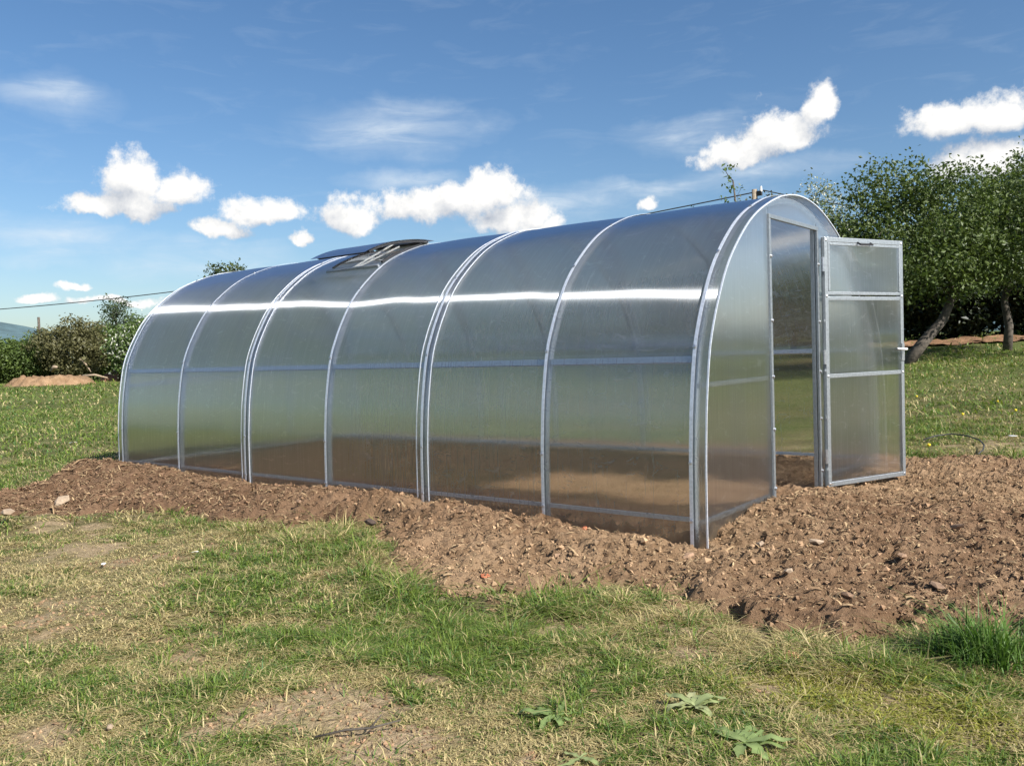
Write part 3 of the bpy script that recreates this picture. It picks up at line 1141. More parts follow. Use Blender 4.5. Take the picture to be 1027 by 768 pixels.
def blades(x, y, z, h, w, lean, az, c0, c1, twist=0.9):
    """each blade: two segments that narrow to a tip"""
    n = len(x)
    dx, dy = np.cos(az), np.sin(az)
    ta = az + math.pi / 2 + rng.uniform(-twist, twist, n)
    sx_, sy_ = np.cos(ta), np.sin(ta)
    V = np.empty((n, 5, 3), np.float32)
    hm = h * 0.55
    xm_, ym_ = x + dx * lean * 0.35 * h, y + dy * lean * 0.35 * h
    xt, yt = x + dx * lean * h, y + dy * lean * h
    zt = z + h / np.sqrt(1 + 0.6 * lean ** 2)
    zm = z + hm / np.sqrt(1 + 0.15 * lean ** 2)
    V[:, 0] = np.stack([x - sx_ * w / 2, y - sy_ * w / 2, z - 0.01], 1)
    V[:, 1] = np.stack([x + sx_ * w / 2, y + sy_ * w / 2, z - 0.01], 1)
    V[:, 2] = np.stack([xm_ + sx_ * w * .38, ym_ + sy_ * w * .38, zm], 1)
    V[:, 3] = np.stack([xm_ - sx_ * w * .38, ym_ - sy_ * w * .38, zm], 1)
    V[:, 4] = np.stack([xt, yt, zt], 1)
    b = np.arange(n)[:, None] * 5
    F = np.concatenate([b + np.array([[0, 1, 2]]), b + np.array([[0, 2, 3]]), b + np.array([[3, 2, 4]])], 0)
    C = np.empty((n, 5, 3), np.float32)
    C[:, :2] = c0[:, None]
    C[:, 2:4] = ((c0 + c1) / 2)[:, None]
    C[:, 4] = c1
    return V.reshape(-1, 3), F, C.reshape(-1, 3)


def blade_tint(x, y, n, lush, dry, moss, far=0.0):
    g1, g2 = np.array([0.062, 0.118, 0.018]), np.array([0.205, 0.265, 0.048])
    t = np.clip(rng.normal(0.45, 0.28, n) + (lush - 0.4) * 0.15, 0, 1)[:, None]
    c = g1 + (g2 - g1) * t
    st = np.array([0.47, 0.385, 0.185]) * rng.uniform(0.6, 1.2, n)[:, None]
    pick = rng.random(n) < np.clip(dry * 0.9 - lush * 0.30 + 0.28, 0.10, 0.9)
    c = np.where(pick[:, None], st, c)
    ms = np.array([0.27, 0.27, 0.045]) * rng.uniform(0.7, 1.2, n)[:, None]
    c = np.where((rng.random(n) < moss * 0.7)[:, None], ms, c)
    blue = rng.random(n) < 0.12
    c = np.where(blue[:, None] & ~pick[:, None], c * np.array([0.75, 0.95, 1.5]), c)
    return c


def scatter_grass():
    Vs, Fs, Cs, base = [], [], [], 0

    def emit(r0, r1, n, hs, ws, keepdens=1.0):
        nonlocal base
        a = YAW + rng.uniform(-0.66, 0.66, n)
        rr = np.sqrt(rng.uniform(r0 ** 2, r1 ** 2, n))
        x, y = CAM[0] + rr * np.sin(a), CAM[1] + rr * np.cos(a)
        # gather into tussocks
        k = rng.random(n) < 0.55
        cell = 0.055 * (1 + rr / 8)
        jx = (np.floor(x / cell) + 0.5 + 0.8 * (hash2(np.floor(x / cell), np.floor(y / cell), 5) - 0.5)) * cell
        jy = (np.floor(y / cell) + 0.5 + 0.8 * (hash2(np.floor(x / cell), np.floor(y / cell), 6) - 0.5)) * cell
        x = np.where(k, jx + rng.normal(0, 0.28, n) * cell, x)
        y = np.where(k, jy + rng.normal(0, 0.28, n) * cell, y)
        sa = soil_amount(x, y)
        bare, lush, dry, moss = patches(x, y)
        inside = (x > -6.1) & (x < 0.1) & (y > -0.1) & (y < 3.1)
        p = np.clip(1.0 - 0.96 * bare, 0, 1) * np.where(sa > 0.13, np.exp(-np.maximum(sa - 0.13, 0) / 0.10) * 0.45, 1)
        ok = (rng.random(n) < p * keepdens) & ~inside & (y < 60) & in_view(x, y)
        x, y, lush, dry, moss, sa, bare = (v[ok] for v in (x, y, lush, dry, moss, sa, bare))
        m = len(x)
        tus = fbm(x * 6, y * 6, 3, 101)
        edge = np.exp(-((sa + 0.02) / 0.14) ** 2)
        h = hs * rng.lognormal(0, 0.35, m) * (0.45 + 1.0 * lush) * (0.55 + 0.9 * tus)
        h *= 1 + edge * 1.3 * (fbm(x * 4, y * 4, 2, 103) > 0.5)
        h *= np.where(dry > 0.6, 0.75, 1)
        lean = np.abs(rng.normal(1.6, 0.9, m)) + 0.9 * dry
        az = rng.uniform(0, 2 * math.pi, m)
        w = ws * rng.uniform(0.6, 1.4, m)
        z = ground_z(x, y)
        c = blade_tint(x, y, m, lush, dry, moss)
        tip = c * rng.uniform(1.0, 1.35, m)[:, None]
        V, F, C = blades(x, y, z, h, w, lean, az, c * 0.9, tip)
        Vs.append(V); Fs.append(F + base); Cs.append(C)
        base += len(V)
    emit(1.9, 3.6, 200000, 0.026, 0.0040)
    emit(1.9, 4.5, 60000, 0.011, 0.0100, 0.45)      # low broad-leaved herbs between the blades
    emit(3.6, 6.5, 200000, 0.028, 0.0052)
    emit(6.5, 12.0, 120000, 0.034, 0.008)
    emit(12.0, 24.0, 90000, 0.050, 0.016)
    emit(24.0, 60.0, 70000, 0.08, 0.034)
    me = fast_mesh('grass', np.concatenate(Vs), np.concatenate(Fs), 3, np.concatenate(Cs), False)
    o = new_obj('grass', me, M_BLADE)
    tag(o, 'short patchy lawn of green and straw coloured grass blades', 'grass', kind='stuff')
    print('grass blades', base // 5)


scatter_grass()


# ------------------------------------------------------------------ soil crumbs, chips
def ico():
    t = (1 + 5 ** .5) / 2
    v = np.array([(-1, t, 0), (1, t, 0), (-1, -t, 0), (1, -t, 0), (0, -1, t), (0, 1, t), (0, -1, -t), (0, 1, -t), (t, 0, -1), (t, 0, 1), (-t, 0, -1), (-t, 0, 1)], float)
    v /= np.linalg.norm(v[0])
    f = np.array([(0, 11, 5), (0, 5, 1), (0, 1, 7), (0, 7, 10), (0, 10, 11), (1, 5, 9), (5, 11, 4), (11, 10, 2), (10, 7, 6), (7, 1, 8),
                  (3, 9, 4), (3, 4, 2), (3, 2, 6), (3, 6, 8), (3, 8, 9), (4, 9, 5), (2, 4, 11), (6, 2, 10), (8, 6, 7), (9, 8, 1)])
    return v, f


def soil_points(n, thr=0.0, xlo=-7.6, xhi=4.0, ylo=-2.3, yhi=4.8):
    x, y = rng.uniform(xlo, xhi, n), rng.uniform(ylo, yhi, n)
    ok = (soil_amount(x, y) > thr) & in_view(x, y) & ~((x < 0.0) & (x > -6.05) & (y > -0.02) & (y < 3.02))
    return x[ok], y[ok]


def rotmats(n, flat=1.0):
    a, b, c = rng.uniform(0, 2 * np.pi, n), rng.normal(0, 0.6 * flat, n), rng.normal(0, 0.6 * flat, n)
    ca, sa, cb, sb, cc, s3 = np.cos(a), np.sin(a), np.cos(b), np.sin(b), np.cos(c), np.sin(c)
    R = np.empty((n, 3, 3))
    R[:, 0] = np.stack([ca * cb, ca * sb * s3 - sa * cc, ca * sb * cc + sa * s3], 1)
    R[:, 1] = np.stack([sa * cb, sa * sb * s3 + ca * cc, sa * sb * cc - ca * s3], 1)
    R[:, 2] = np.stack([-sb, cb * s3, cb * cc], 1)
    return R


def scatter_crumbs():
    v = np.array([(1, 0, 0), (-1, 0, 0), (0, 1, 0), (0, -1, 0), (0, 0, 1), (0, 0, -1)], float)
    f = np.array([(0, 2, 4), (2, 1, 4), (1, 3, 4), (3, 0, 4), (2, 0, 5), (1, 2, 5), (3, 1, 5), (0, 3, 5)])
    xs_, ys_ = soil_points(190000, -0.06)
    n = min(len(xs_), 60000)
    # stray crumbs thrown on to the lawn and lying in its bare spots
    a = YAW + rng.uniform(-0.62, 0.62, 60000)
    rr = np.sqrt(rng.uniform(1.9 ** 2, 5.5 ** 2, 60000))
    lx_, ly_ = CAM[0] + rr * np.sin(a), CAM[1] + rr * np.cos(a)
    lb = patches(lx_, ly_)[0]
    ok = (soil_amount(lx_, ly_) < -0.06) & (rng.random(60000) < 0.01 + 0.45 * lb)
    lx_, ly_ = lx_[ok][:9000], ly_[ok][:9000]
    x, y = np.concatenate([xs_[:n], lx_]), np.concatenate([ys_[:n], ly_])
    zz = np.concatenate([soil_z(xs_[:n], ys_[:n]), ground_z(lx_, ly_)])
    n = len(x)
    r_ = 0.0040 * rng.lognormal(0, 0.55, n)
    r_ = np.clip(r_, 0.0025, 0.022)
    r_[-len(lx_):] = np.clip(r_[-len(lx_):], 0.002, 0.008)
    S = rng.uniform(0.6, 1.35, (n, 1, 3)) * r_[:, None, None]
    J = 1 + rng.uniform(-0.35, 0.35, (n, 6, 1))
    V = np.einsum('nij,nkj->nki', rotmats(n, 2), v[None] * J * S)
    V += np.stack([x, y, zz + r_ * 0.35], 1)[:, None]
    F = (f[None] + (np.arange(n) * 6)[:, None, None]).reshape(-1, 3)
    c = soil_colour(x, y) * rng.uniform(0.55, 1.4, n)[:, None]
    C = np.repeat(c, 6, 0)
    o = new_obj('soil_crumbs', fast_mesh('soil_crumbs', V.reshape(-1, 3), F, 3, C, False), M_CLOD)
    tag(o, 'loose crumbs of brown earth strewn over the dug soil', 'soil', kind='stuff')


def scatter_chips():
    """straw, dead roots and bark chips mixed into the dug soil"""
    x, y = soil_points(260000, -0.10)
    n = min(len(x), 80000)
    x, y = x[:n], y[:n]
    L_ = 0.016 * rng.lognormal(0, 0.55, n) * (1 + 0.7 * sstep(-2.2, -3.6, x))
    W_ = np.clip(L_ * rng.uniform(0.06, 0.30, n), 0.0016, 0.009)
    q = np.array([(-.5, -.5, 0), (0, -.55, .12), (.5, -.35, 0), (.5, .35, 0), (0, .5, .16), (-.5, .5, 0)])
    f = np.array([(0, 1, 4, 5), (1, 2, 3, 4)])
    S = np.stack([L_, W_, L_ * 0.6], 1)[:, None]
    V = np.einsum('nij,nkj->nki', rotmats(n, 0.55), q[None] * S)
    V += np.stack([x, y, soil_z(x, y) + 0.006], 1)[:, None]
    F = (f[None] + (np.arange(n) * 6)[:, None, None]).reshape(-1, 4)
    a, b = np.array([0.11, 0.065, 0.038]), np.array([0.45, 0.32, 0.18])
    t = np.clip(rng.beta(1.5, 2.0, n) + 0.15 * sstep(-1, 0.6, x), 0, 1)[:, None]
    C = np.repeat(a + (b - a) * t, 6, 0)
    o = new_obj('straw_litter', fast_mesh('straw_litter', V.reshape(-1, 3), F, 4, C, False), M_CLOD)
    tag(o, 'straw, root and bark scraps mixed into the dug soil', 'litter', kind='stuff')


scatter_crumbs()
scatter_chips()


# ------------------------------------------------------------------ trees and shrubs
def leaf_cloud(pts, size, per, spread, tints, up=0.3, blossom=0.0, shape=0.55):
    """leaf faces gathered in clumps round twig ends"""
    n = len(pts) * per
    P = np.repeat(pts, per, 0) + rng.normal(0, 1, (n, 3)) * np.array([spread, spread, spread * 0.8])
    s = size * rng.lognormal(0, 0.25, n)
    nr = rng.normal(0, 1, (n, 3)); nr[:, 2] += up
    nr /= np.linalg.norm(nr, axis=1)[:, None]
    t = np.cross(nr, rng.normal(0, 1, (n, 3)))
    t /= np.linalg.norm(t, axis=1)[:, None] + 1e-9
    b = np.cross(nr, t)
    w = s * shape
    V = np.empty((n, 4, 3), np.float32)
    V[:, 0] = P - t * s[:, None] * .5
    V[:, 1] = P + b * w[:, None] * .5 + nr * (s * 0.10)[:, None]
    V[:, 2] = P + t * s[:, None] * .5
    V[:, 3] = P - b * w[:, None] * .5 + nr * (s * 0.10)[:, None]
    b0 = np.arange(n)[:, None] * 4
    F = np.concatenate([b0 + np.array([[0, 1, 2]]), b0 + np.array([[0, 2, 3]])], 0)
    a0, a1 = np.array(tints[0]), np.array(tints[1])
    clump = np.repeat(rng.uniform(0, 1, len(pts)), per)
    k = np.clip(0.5 * clump + 0.5 * rng.random(n), 0, 1)[:, None]
    C = a0 + (a1 - a0) * k
    if blossom:
        wb = rng.random(n) < blossom * (0.4 + 1.2 * clump)
        C = np.where(wb[:, None], np.array([0.74, 0.74, 0.62]), C)
    return V.reshape(-1, 3), F, np.repeat(C, 4, 0)


def grow(base, trunk_pts, trunk_r, ends):
    """join every twig end to the nearest wood already there; returns a branch mesh"""
    nodes = [Vector(q) for q in trunk_pts]
    rad = [trunk_r * (1 - 0.6 * i / (len(trunk_pts) - 1)) for i in range(len(trunk_pts))]
    mb = MB()
    mb.tube(nodes, rad, 8)
    cand = nodes[len(nodes) // 2:]
    crad = rad[len(nodes) // 2:]
    top = np.array(cand[-1])
    order = np.argsort(np.linalg.norm(ends - np.array(cand[0]), axis=1))
    for i in order:
        e = ends[i]
        A = np.array([tuple(c) for c in cand])
        k = int(np.argmin(np.linalg.norm(A - e, axis=1) * (1 + 0.15 * rng.random(len(A)))))
        a = cand[k]
        ev = Vector(e)
        L_ = (ev - a).length
        if L_ < 1e-3:
            continue
        m1 = a.lerp(ev, 0.5) + Vector(rng.normal(0, 0.07 * L_, 3)) + Vector((0, 0, 0.08 * L_))
        r0 = max(min(crad[k] * 0.72, 0.07), 0.006)
        mb.tube([a, m1, ev], [r0, r0 * 0.75, max(r0 * 0.5, 0.004)], 5, False)
        cand += [m1, ev]
        crad += [r0 * 0.75, max(r0 * 0.5, 0.004)]
    return mb


def crown_points(lobes, n, hollow=0.35):
    """points in a set of ellipsoid lobes (cx,cy,cz,rx,ry,rz), thinned towards the middle and made uneven"""
    vol = np.array([l[3] * l[4] * l[5] for l in lobes])
    ks = rng.choice(len(lobes), n, p=vol / vol.sum())
    d = rng.normal(0, 1, (n, 3))
    d /= np.linalg.norm(d, axis=1)[:, None]
    r_ = rng.uniform(hollow ** 3, 1, n) ** (1 / 3) * rng.uniform(0.82, 1.12, n)
    A = np.array(lobes)[ks]
    return A[:, :3] + d * r_[:, None] * A[:, 3:6]


def plant_tree(name, label, cat, base, trunk, trunk_r, lobes, twigs, per, size, spread, tints, group=None, blossom=0.0, bark=None, hollow=0.35, up=0.3, skel=90):
    """base: world point; trunk and lobes relative to it"""
    o = empty(name, base)
    tag(o, label, cat, group)
    pts = crown_points(lobes, twigs, hollow)
    pts[:, 2] = np.maximum(pts[:, 2], 0.05)
    ends = pts[rng.permutation(len(pts))[:min(skel, len(pts))]]
    mb = grow(base, trunk, trunk_r, ends)
    mb.build('trunk', bark or M_BARK, o, smooth=True)
    V, F, C = leaf_cloud(pts, size, per, spread, tints, up, blossom)
    new_obj('crown', fast_mesh('crown', V, F, 3, C, False), M_LEAF, o)
    return o


def gpt(px, D):
    """a point on the ground below picture column px at distance D"""
    d = ray(px, 345)
    h = math.hypot(d[0], d[1])
    x, y = CAM[0] + d[0] / h * D, CAM[1] + d[1] / h * D
    return (x, y, float(ground_z(np.array([x]), np.array([y]))[0]))


RX, RY = math.cos(YAW), -math.sin(YAW)      # picture right on the ground


def side(v):
    """offset: metres to picture right, away, up"""
    return (RX * v[0] + math.sin(YAW) * v[1], RY * v[0] + math.cos(YAW) * v[1], v[2])


def lob(c, r_):
    return (*side(c), *r_)


APPLE = ((0.038, 0.066, 0.015), (0.150, 0.195, 0.055))
# leaning apple tree beside the door
b = gpt(905, 21.0)
plant_tree('apple_tree', 'broad apple tree with a leaning grey trunk in the grass', 'tree', b,
           [side(q) for q in ((0, 0, -0.1), (0.45, 0, 0.45), (0.95, 0.1, 0.95), (1.25, 0.2, 1.5), (1.2, 0.3, 2.2))], 0.15,
           [lob((0.2, 0, 2.55), (1.9, 1.7, 1.15)), lob((-0.9, 0.3, 2.9), (1.2, 1.2, 0.9)), lob((0.9, 0, 3.35), (1.5, 1.4, 1.0)), lob((2.2, 0, 2.9), (1.2, 1.2, 0.9)), lob((0.1, 0.2, 3.7), (0.9, 0.9, 0.7)),
            lob((1.6, 0.2, 2.2), (1.3, 1.3, 0.9)), lob((-1.5, 0.4, 2.4), (0.9, 0.9, 0.9)), lob((-0.8, 0, 2.0), (1.2, 1.2, 0.9)), lob((-0.1, 0, 3.9), (1.1, 1.0, 0.7)), lob((0.5, -0.3, 1.75), (1.2, 1.0, 0.6))], 1150, 26, 0.085, 0.15, APPLE, 'old apple trees on the right')
b = gpt(1010, 24.0)
plant_tree('apple_tree', 'upright apple tree with a straight trunk behind the leaning one', 'tree', b,
           [side(q) for q in ((0, 0, -0.1), (0.05, 0, 0.6), (0.0, 0.1, 1.2), (0.15, 0.1, 1.9), (0.1, 0.2, 2.6))], 0.12,
           [lob((0, 0, 2.8), (2.1, 1.8, 1.4)), lob((-0.9, -0.2, 3.1), (1.3, 1.2, 1.0)), lob((0.7, 0, 3.6), (1.5, 1.4, 1.0)), lob((1.6, 0, 3.0), (1.4, 1.3, 1.1)), lob((0.2, 0, 4.1), (0.8, 0.8, 0.55))],
           860, 26, 0.090, 0.16, APPLE, 'old apple trees on the right')
b = gpt(1085, 22.5)
plant_tree('apple_tree', 'apple tree at the end of the row beyond the straight trunk', 'tree', b,
           [side(q) for q in ((0, 0, -0.1), (0.1, 0, 0.7), (0.1, 0.1, 1.4), (0.0, 0.1, 2.2))], 0.15,
           [lob((-0.2, 0, 2.7), (2.0, 1.8, 1.4)), lob((-0.4, 0, 3.8), (1.3, 1.2, 1.0))], 300, 24, 0.085, 0.16, APPLE, 'old apple trees on the right')
# pale blossoming branches rising behind the gable
b = gpt(835, 25.0)
plant_tree('blossom_tree', 'slim fruit tree with pale blossom behind the greenhouse gable', 'tree', b,
           [side(q) for q in ((0, 0, -0.1), (0.1, 0, 1.0), (0.0, 0.1, 2.0), (0.1, 0.1, 2.9))], 0.09,
           [lob((0, 0, 3.2), (0.8, 0.9, 1.3)), lob((-0.3, 0, 4.0), (0.6, 0.6, 0.9)), lob((0.3, 0, 2.2), (1.0, 1.0, 1.0))], 190, 22, 0.075, 0.13,
           ((0.07, 0.09, 0.03), (0.24, 0.27, 0.12)), blossom=0.22)
b = gpt(795, 27.0)
plant_tree('fruit_tree', 'low olive green tree seen through the open greenhouse door', 'tree', b,
           [side(q) for q in ((0, 0, -0.1), (0.1, 0, 0.8), (0.0, 0.1, 1.6))], 0.10,
           [lob((-0.6, 0, 1.9), (2.4, 1.6, 1.6)), lob((0.6, 0, 1.6), (1.8, 1.4, 1.4)), lob((-0.7, 0, 3.4), (1.8, 1.2, 1.2)), lob((-0.2, 0, 3.9), (1.1, 1.0, 0.6))], 760, 24, 0.10, 0.17, ((0.06, 0.06, 0.018), (0.17, 0.155, 0.05)))
# thin sapling whose twigs stand above the ridge
b = gpt(735, 24.0)
plant_tree('sapling', 'thin leafy sapling whose top twigs rise above the greenhouse ridge', 'tree', b,
           [side(q) for q in ((0, 0, -0.1), (0.1, 0, 1.3), (0.05, 0, 2.7), (0.2, 0, 3.9), (0.1, 0, 4.9))], 0.05,
           [lob((0.1, 0, 4.6), (0.5, 0.5, 0.75)), lob((-0.7, 0, 4.0), (0.45, 0.4, 0.45)), lob((0.1, 0, 3.2), (0.9, 0.8, 0.9))], 70, 7, 0.11, 0.07, ((0.05, 0.09, 0.02), (0.15, 0.2, 0.06)), hollow=0.1, skel=40)
# tree top beyond the far end of the ridge
b = gpt(232, 38.0)
plant_tree('ash_tree', 'dark tree whose top shows over the roof at the far end', 'tree', b,
           [side(q) for q in ((0, 0, -0.1), (0.1, 0, 1.5), (0.0, 0.1, 3.0))], 0.14,
           [lob((-0.1, 0, 3.2), (1.3, 1.3, 1.5)), lob((0.1, 0, 4.15), (0.85, 0.8, 0.62)), lob((-0.4, 0, 4.35), (0.4, 0.4, 0.4))], 330, 18, 0.12, 0.17, ((0.03, 0.05, 0.015), (0.10, 0.125, 0.04)))

# dense hedge under and behind the apple trees, shade put into its tints
HEDGE_SHADE = ((0.012, 0.020, 0.008), (0.045, 0.062, 0.022))
for i, (px, D, h, lbl) in enumerate([(880, 31, 3.0, 'shade-coloured dense hedge shrub behind the open door leaf'), (925, 30.5, 3.3, 'shade-coloured dense hedge shrub behind the leaning apple trunk'),
                                     (965, 30, 3.4, 'shade-coloured dense hedge shrub between the two apple trunks'), (1005, 30.5, 3.4, 'shade-coloured dense hedge shrub behind the straight apple trunk'),
                                     (1045, 30, 3.4, 'shade-coloured dense hedge shrub at the end behind the last apple tree')]):
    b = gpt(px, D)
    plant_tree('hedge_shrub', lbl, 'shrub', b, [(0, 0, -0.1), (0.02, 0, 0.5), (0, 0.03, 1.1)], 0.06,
               [lob((0, 0, h * .42), (1.15, 0.8, h * .46)), lob((0.2, 0, h * .72), (0.9, 0.7, h * .3))], 420, 26, 0.15, 0.17, HEDGE_SHADE, 'shade-coloured hedge behind the apple trees', hollow=0.5)

# hedge of bushes along the left boundary
BUSH = ((0.040, 0.070, 0.016), (0.145, 0.200, 0.048))
BR = ((0.075, 0.075, 0.028), (0.165, 0.155, 0.065))
bushes = [(-38, 52, 3.3, 2.6, BUSH, 0, 'rounded green bush at the outer end of the field hedge'),
          (4, 53, 2.5, 2.4, BUSH, 0, 'dark green bush below the distant hill in the field hedge'),
          (33, 52, 2.9, 1.9, BUSH, 0, 'bushy hedge shrub in front of the distant post'),
          (72, 50, 3.7, 2.7, BR, 0, 'olive brown thorn bush behind the earth heap'),
          (104, 53, 3.6, 2.3, BUSH, 0, 'tall green bush right of the thorn bush'),
          (150, 52, 3.3, 2.4, BUSH, 0, 'green bush that runs behind the greenhouse end'),
          (137, 46, 3.5, 1.5, ((0.06, 0.10, 0.025), (0.17, 0.24, 0.07)), 0.13, 'hawthorn bush dotted with white blossom beside the greenhouse'),
          (200, 52, 3.2, 2.6, BUSH, 0, 'hedge bush seen hazily through the far bays'),
          (265, 50, 3.0, 2.8, BUSH, 0, 'hedge bush seen hazily through the middle bays'),
          (335, 50, 3.3, 2.8, BR, 0, 'brownish hedge bush seen hazily through the vent bay'),
          (415, 48, 3.2, 2.9, BUSH, 0, 'hedge bush seen hazily through the third sheet'),
          (500, 46, 3.1, 2.8, BUSH, 0, 'hedge bush seen hazily through the near sheet'),
          (590, 42, 3.0, 2.6, BR, 0, 'brownish hedge bush seen hazily through the near sheet'),
          (670, 36, 2.8, 2.3, BUSH, 0, 'hedge bush seen hazily behind the near corner')]
for px, D, h, w, tint, bl, lbl in bushes:
    b = gpt(px, D)
    h *= 0.88
    seen = px < 170
    plant_tree('hawthorn_bush' if bl else 'hedge_bush', lbl, 'bush', b, [(0, 0, -0.1), (0.05, 0, 0.4), (0, 0.05, 0.9)], 0.07,
               [lob((0, 0, h * .42), (w * 0.85, 1.2, h * .44)), lob((w * .35, 0, h * .62), (w * .5, 0.9, h * .34)), lob((-w * .4, 0, h * .55), (w * .5, 0.9, h * .34)), lob((w * 0.05, 0, h * .78), (w * .4, 0.7, h * .24))],
               520 if seen else 160, 26 if seen else 16, 0.14 if seen else 0.22, 0.18 if seen else 0.26, tint, 'field hedge', blossom=bl, hollow=0.45, skel=50)
# thin tree standing out of the hedge
b = gpt(117, 50)
plant_tree('young_tree', 'small dark tree standing up out of the field hedge', 'tree', b, [(0, 0, -0.1), (0.05, 0, 1.6), (0, 0.05, 3.0), (0.05, 0, 3.9)], 0.06,
           [lob((0.05, 0, 3.75), (0.85, 0.8, 0.65)), lob((0.3, 0, 3.2), (0.9, 0.8, 0.6))], 100, 14, 0.12, 0.13, ((0.025, 0.045, 0.018), (0.08, 0.11, 0.04)), hollow=0.15, skel=40)

# ------------------------------------------------------------------ pole, wires, post
b = gpt(760, 30.0)
PT = at_dist(760, 190, 30.0)
pole = MB().tube([(0, 0, -0.3), (0, 0, PT[2] - b[2])], [0.13, 0.09], 10).build('utility_pole', M_WOOD, smooth=True)
pole.location = b
tag(pole, 'wooden utility pole whose top shows behind the greenhouse ridge', 'pole')
MB().box(-0.05, 0.25, -0.05, 0.05, PT[2] - b[2] - 0.22, PT[2] - b[2] - 0.08).build('bracket', M_WIRE, pole)
MB().tube([(0.22, 0, PT[2] - b[2] - 0.1), (0.22, 0, PT[2] - b[2] + 0.08)], [0.05, 0.035], 8).build('insulator', M_WHITEPL, pole)


def wire(a, e, sag, label, n=40, r_=0.018):
    a, e = Vector(a), Vector(e)
    pts = [a.lerp(e, i / n) - Vector((0, 0, sag * 4 * (i / n) * (1 - i / n))) for i in range(n + 1)]
    o = MB().tube(pts, r_, 5).build('overhead_wire', M_WIRE)
    tag(o, label, 'wire', 'overhead wires')


top = Vector(PT) + Vector((0.2, 0, -0.06))
wire(top, Vector(at_dist(-160, 318, 62)), 0.9, 'thin cable sagging away over the field hedge', r_=0.022)
wire(top, Vector(at_dist(1180, 210, 30)), 0.5, 'thin cable running from the pole into the apple trees')
b = gpt(40, 56.0)
pp = MB().tube([(0, 0, -0.2), (0, 0, 3.65)], [0.08, 0.07], 8).build('fence_post', M_BARK, smooth=True)
pp.location = b
tag(pp, 'dark bare post sticking up behind the field hedge', 'post')

# ------------------------------------------------------------------ earth heap and logs on the left
def heap(name, label, cat, c, lx, ly, h, mat_col, seed):
    xs_ = np.linspace(-1.15, 1.15, 60)
    ys_ = np.linspace(-1.15, 1.15, 30)
    X, Y = np.meshgrid(xs_, ys_, indexing='ij')
    r2 = X ** 2 + Y ** 2
    Z = np.clip(1 - r2, -0.1, 1) ** 1.0 * h
    Z = np.where(r2 < 1.3, h * np.clip(1.05 - r2 ** 1.5, 0, 0.72) / 0.72 + 1.5 * h * (fbm(X * 5 + seed, Y * 4, 5, seed, 0.65) - 0.5) - 0.08 * h, 0)
    Z -= 0.3 * np.clip(r2 - 0.9, 0, 1)
    V = np.stack([X * lx, Y * ly, Z], -1).reshape(-1, 3)
    nx, ny = 60, 30
    i = (np.arange(nx - 1)[:, None] * ny + np.arange(ny - 1)[None, :]).ravel()
    F = np.stack([i, i + ny, i + ny + 1, i + 1], 1)
    C = np.array(mat_col)[None] * (0.75 + 0.5 * fbm(V[:, 0] * 2, V[:, 1] * 2, 4, seed + 3))[:, None]
    o = new_obj(name, fast_mesh(name, V, F, 4, C, True), M_SOIL)
    o.location = c
    o.rotation_euler = (0, 0, -YAW)
    tag(o, label, cat)
    return o


heap('earth_heap', 'low heap of pale orange earth in front of the field hedge', 'earth heap', gpt(48, 44), 1.9, 1.5, 0.36, (0.33, 0.215, 0.125), 11)
heap('earth_heap', 'small brown earth heap at the foot of the field hedge near the greenhouse', 'earth heap', gpt(118, 47), 0.9, 0.8, 0.4, (0.26, 0.14, 0.09), 17)
for i, (px0, py0, px1, py1, D, r_, lbl) in enumerate([(83, 377, 108, 379, 46.5, 0.06, 'pale fallen branch lying beside the earth heap'),
                                                      (52, 372, 57, 368, 46.2, 0.10, 'short pale log lying on top of the earth heap'),
                                                      (80, 360, 92, 374, 48.5, 0.05, 'crooked dead branch leaning in front of the hedge')]):
    a, e = at_dist(px0, py0, D), at_dist(px1, py1, D - 0.3)
    m1 = (a + e) / 2 + np.array([0, 0, 0.10])
    o = MB().tube([a, m1, e], [r_, r_ * 0.9, r_ * 0.6], 7).build('fallen_branch', M_STONE, smooth=True)
    tag(o, lbl, 'branch')


# bare strip of orange earth under the apple trees
def strip_mesh():
    pts = []
    n = 46
    V, F = [], []
    for i in range(n + 1):
        px = 860 + (1090 - 860) * i / n
        for D in np.linspace(26.6, 29.0, 7):
            p_ = gpt(px, D + 0.3 * math.sin(i * 0.7) * (1 if D > 27 else -0.6))
            V.append((p_[0], p_[1], p_[2] + 0.03 + 0.06 * random.random()))
    for i in range(n):
        for j in range(6):
            k = i * 7 + j
            F.append((k, k + 7, k + 8, k + 1))
    V = np.array(V)
    C = np.array([0.34, 0.20, 0.115])[None] * rng.uniform(0.7, 1.15, len(V))[:, None]
    o = new_obj('bare_earth', fast_mesh('bare_earth', V, np.array(F), 4, C, True), M_SOIL)
    tag(o, 'strip of bare reddish earth under the apple trees', 'earth', kind='structure')


strip_mesh()


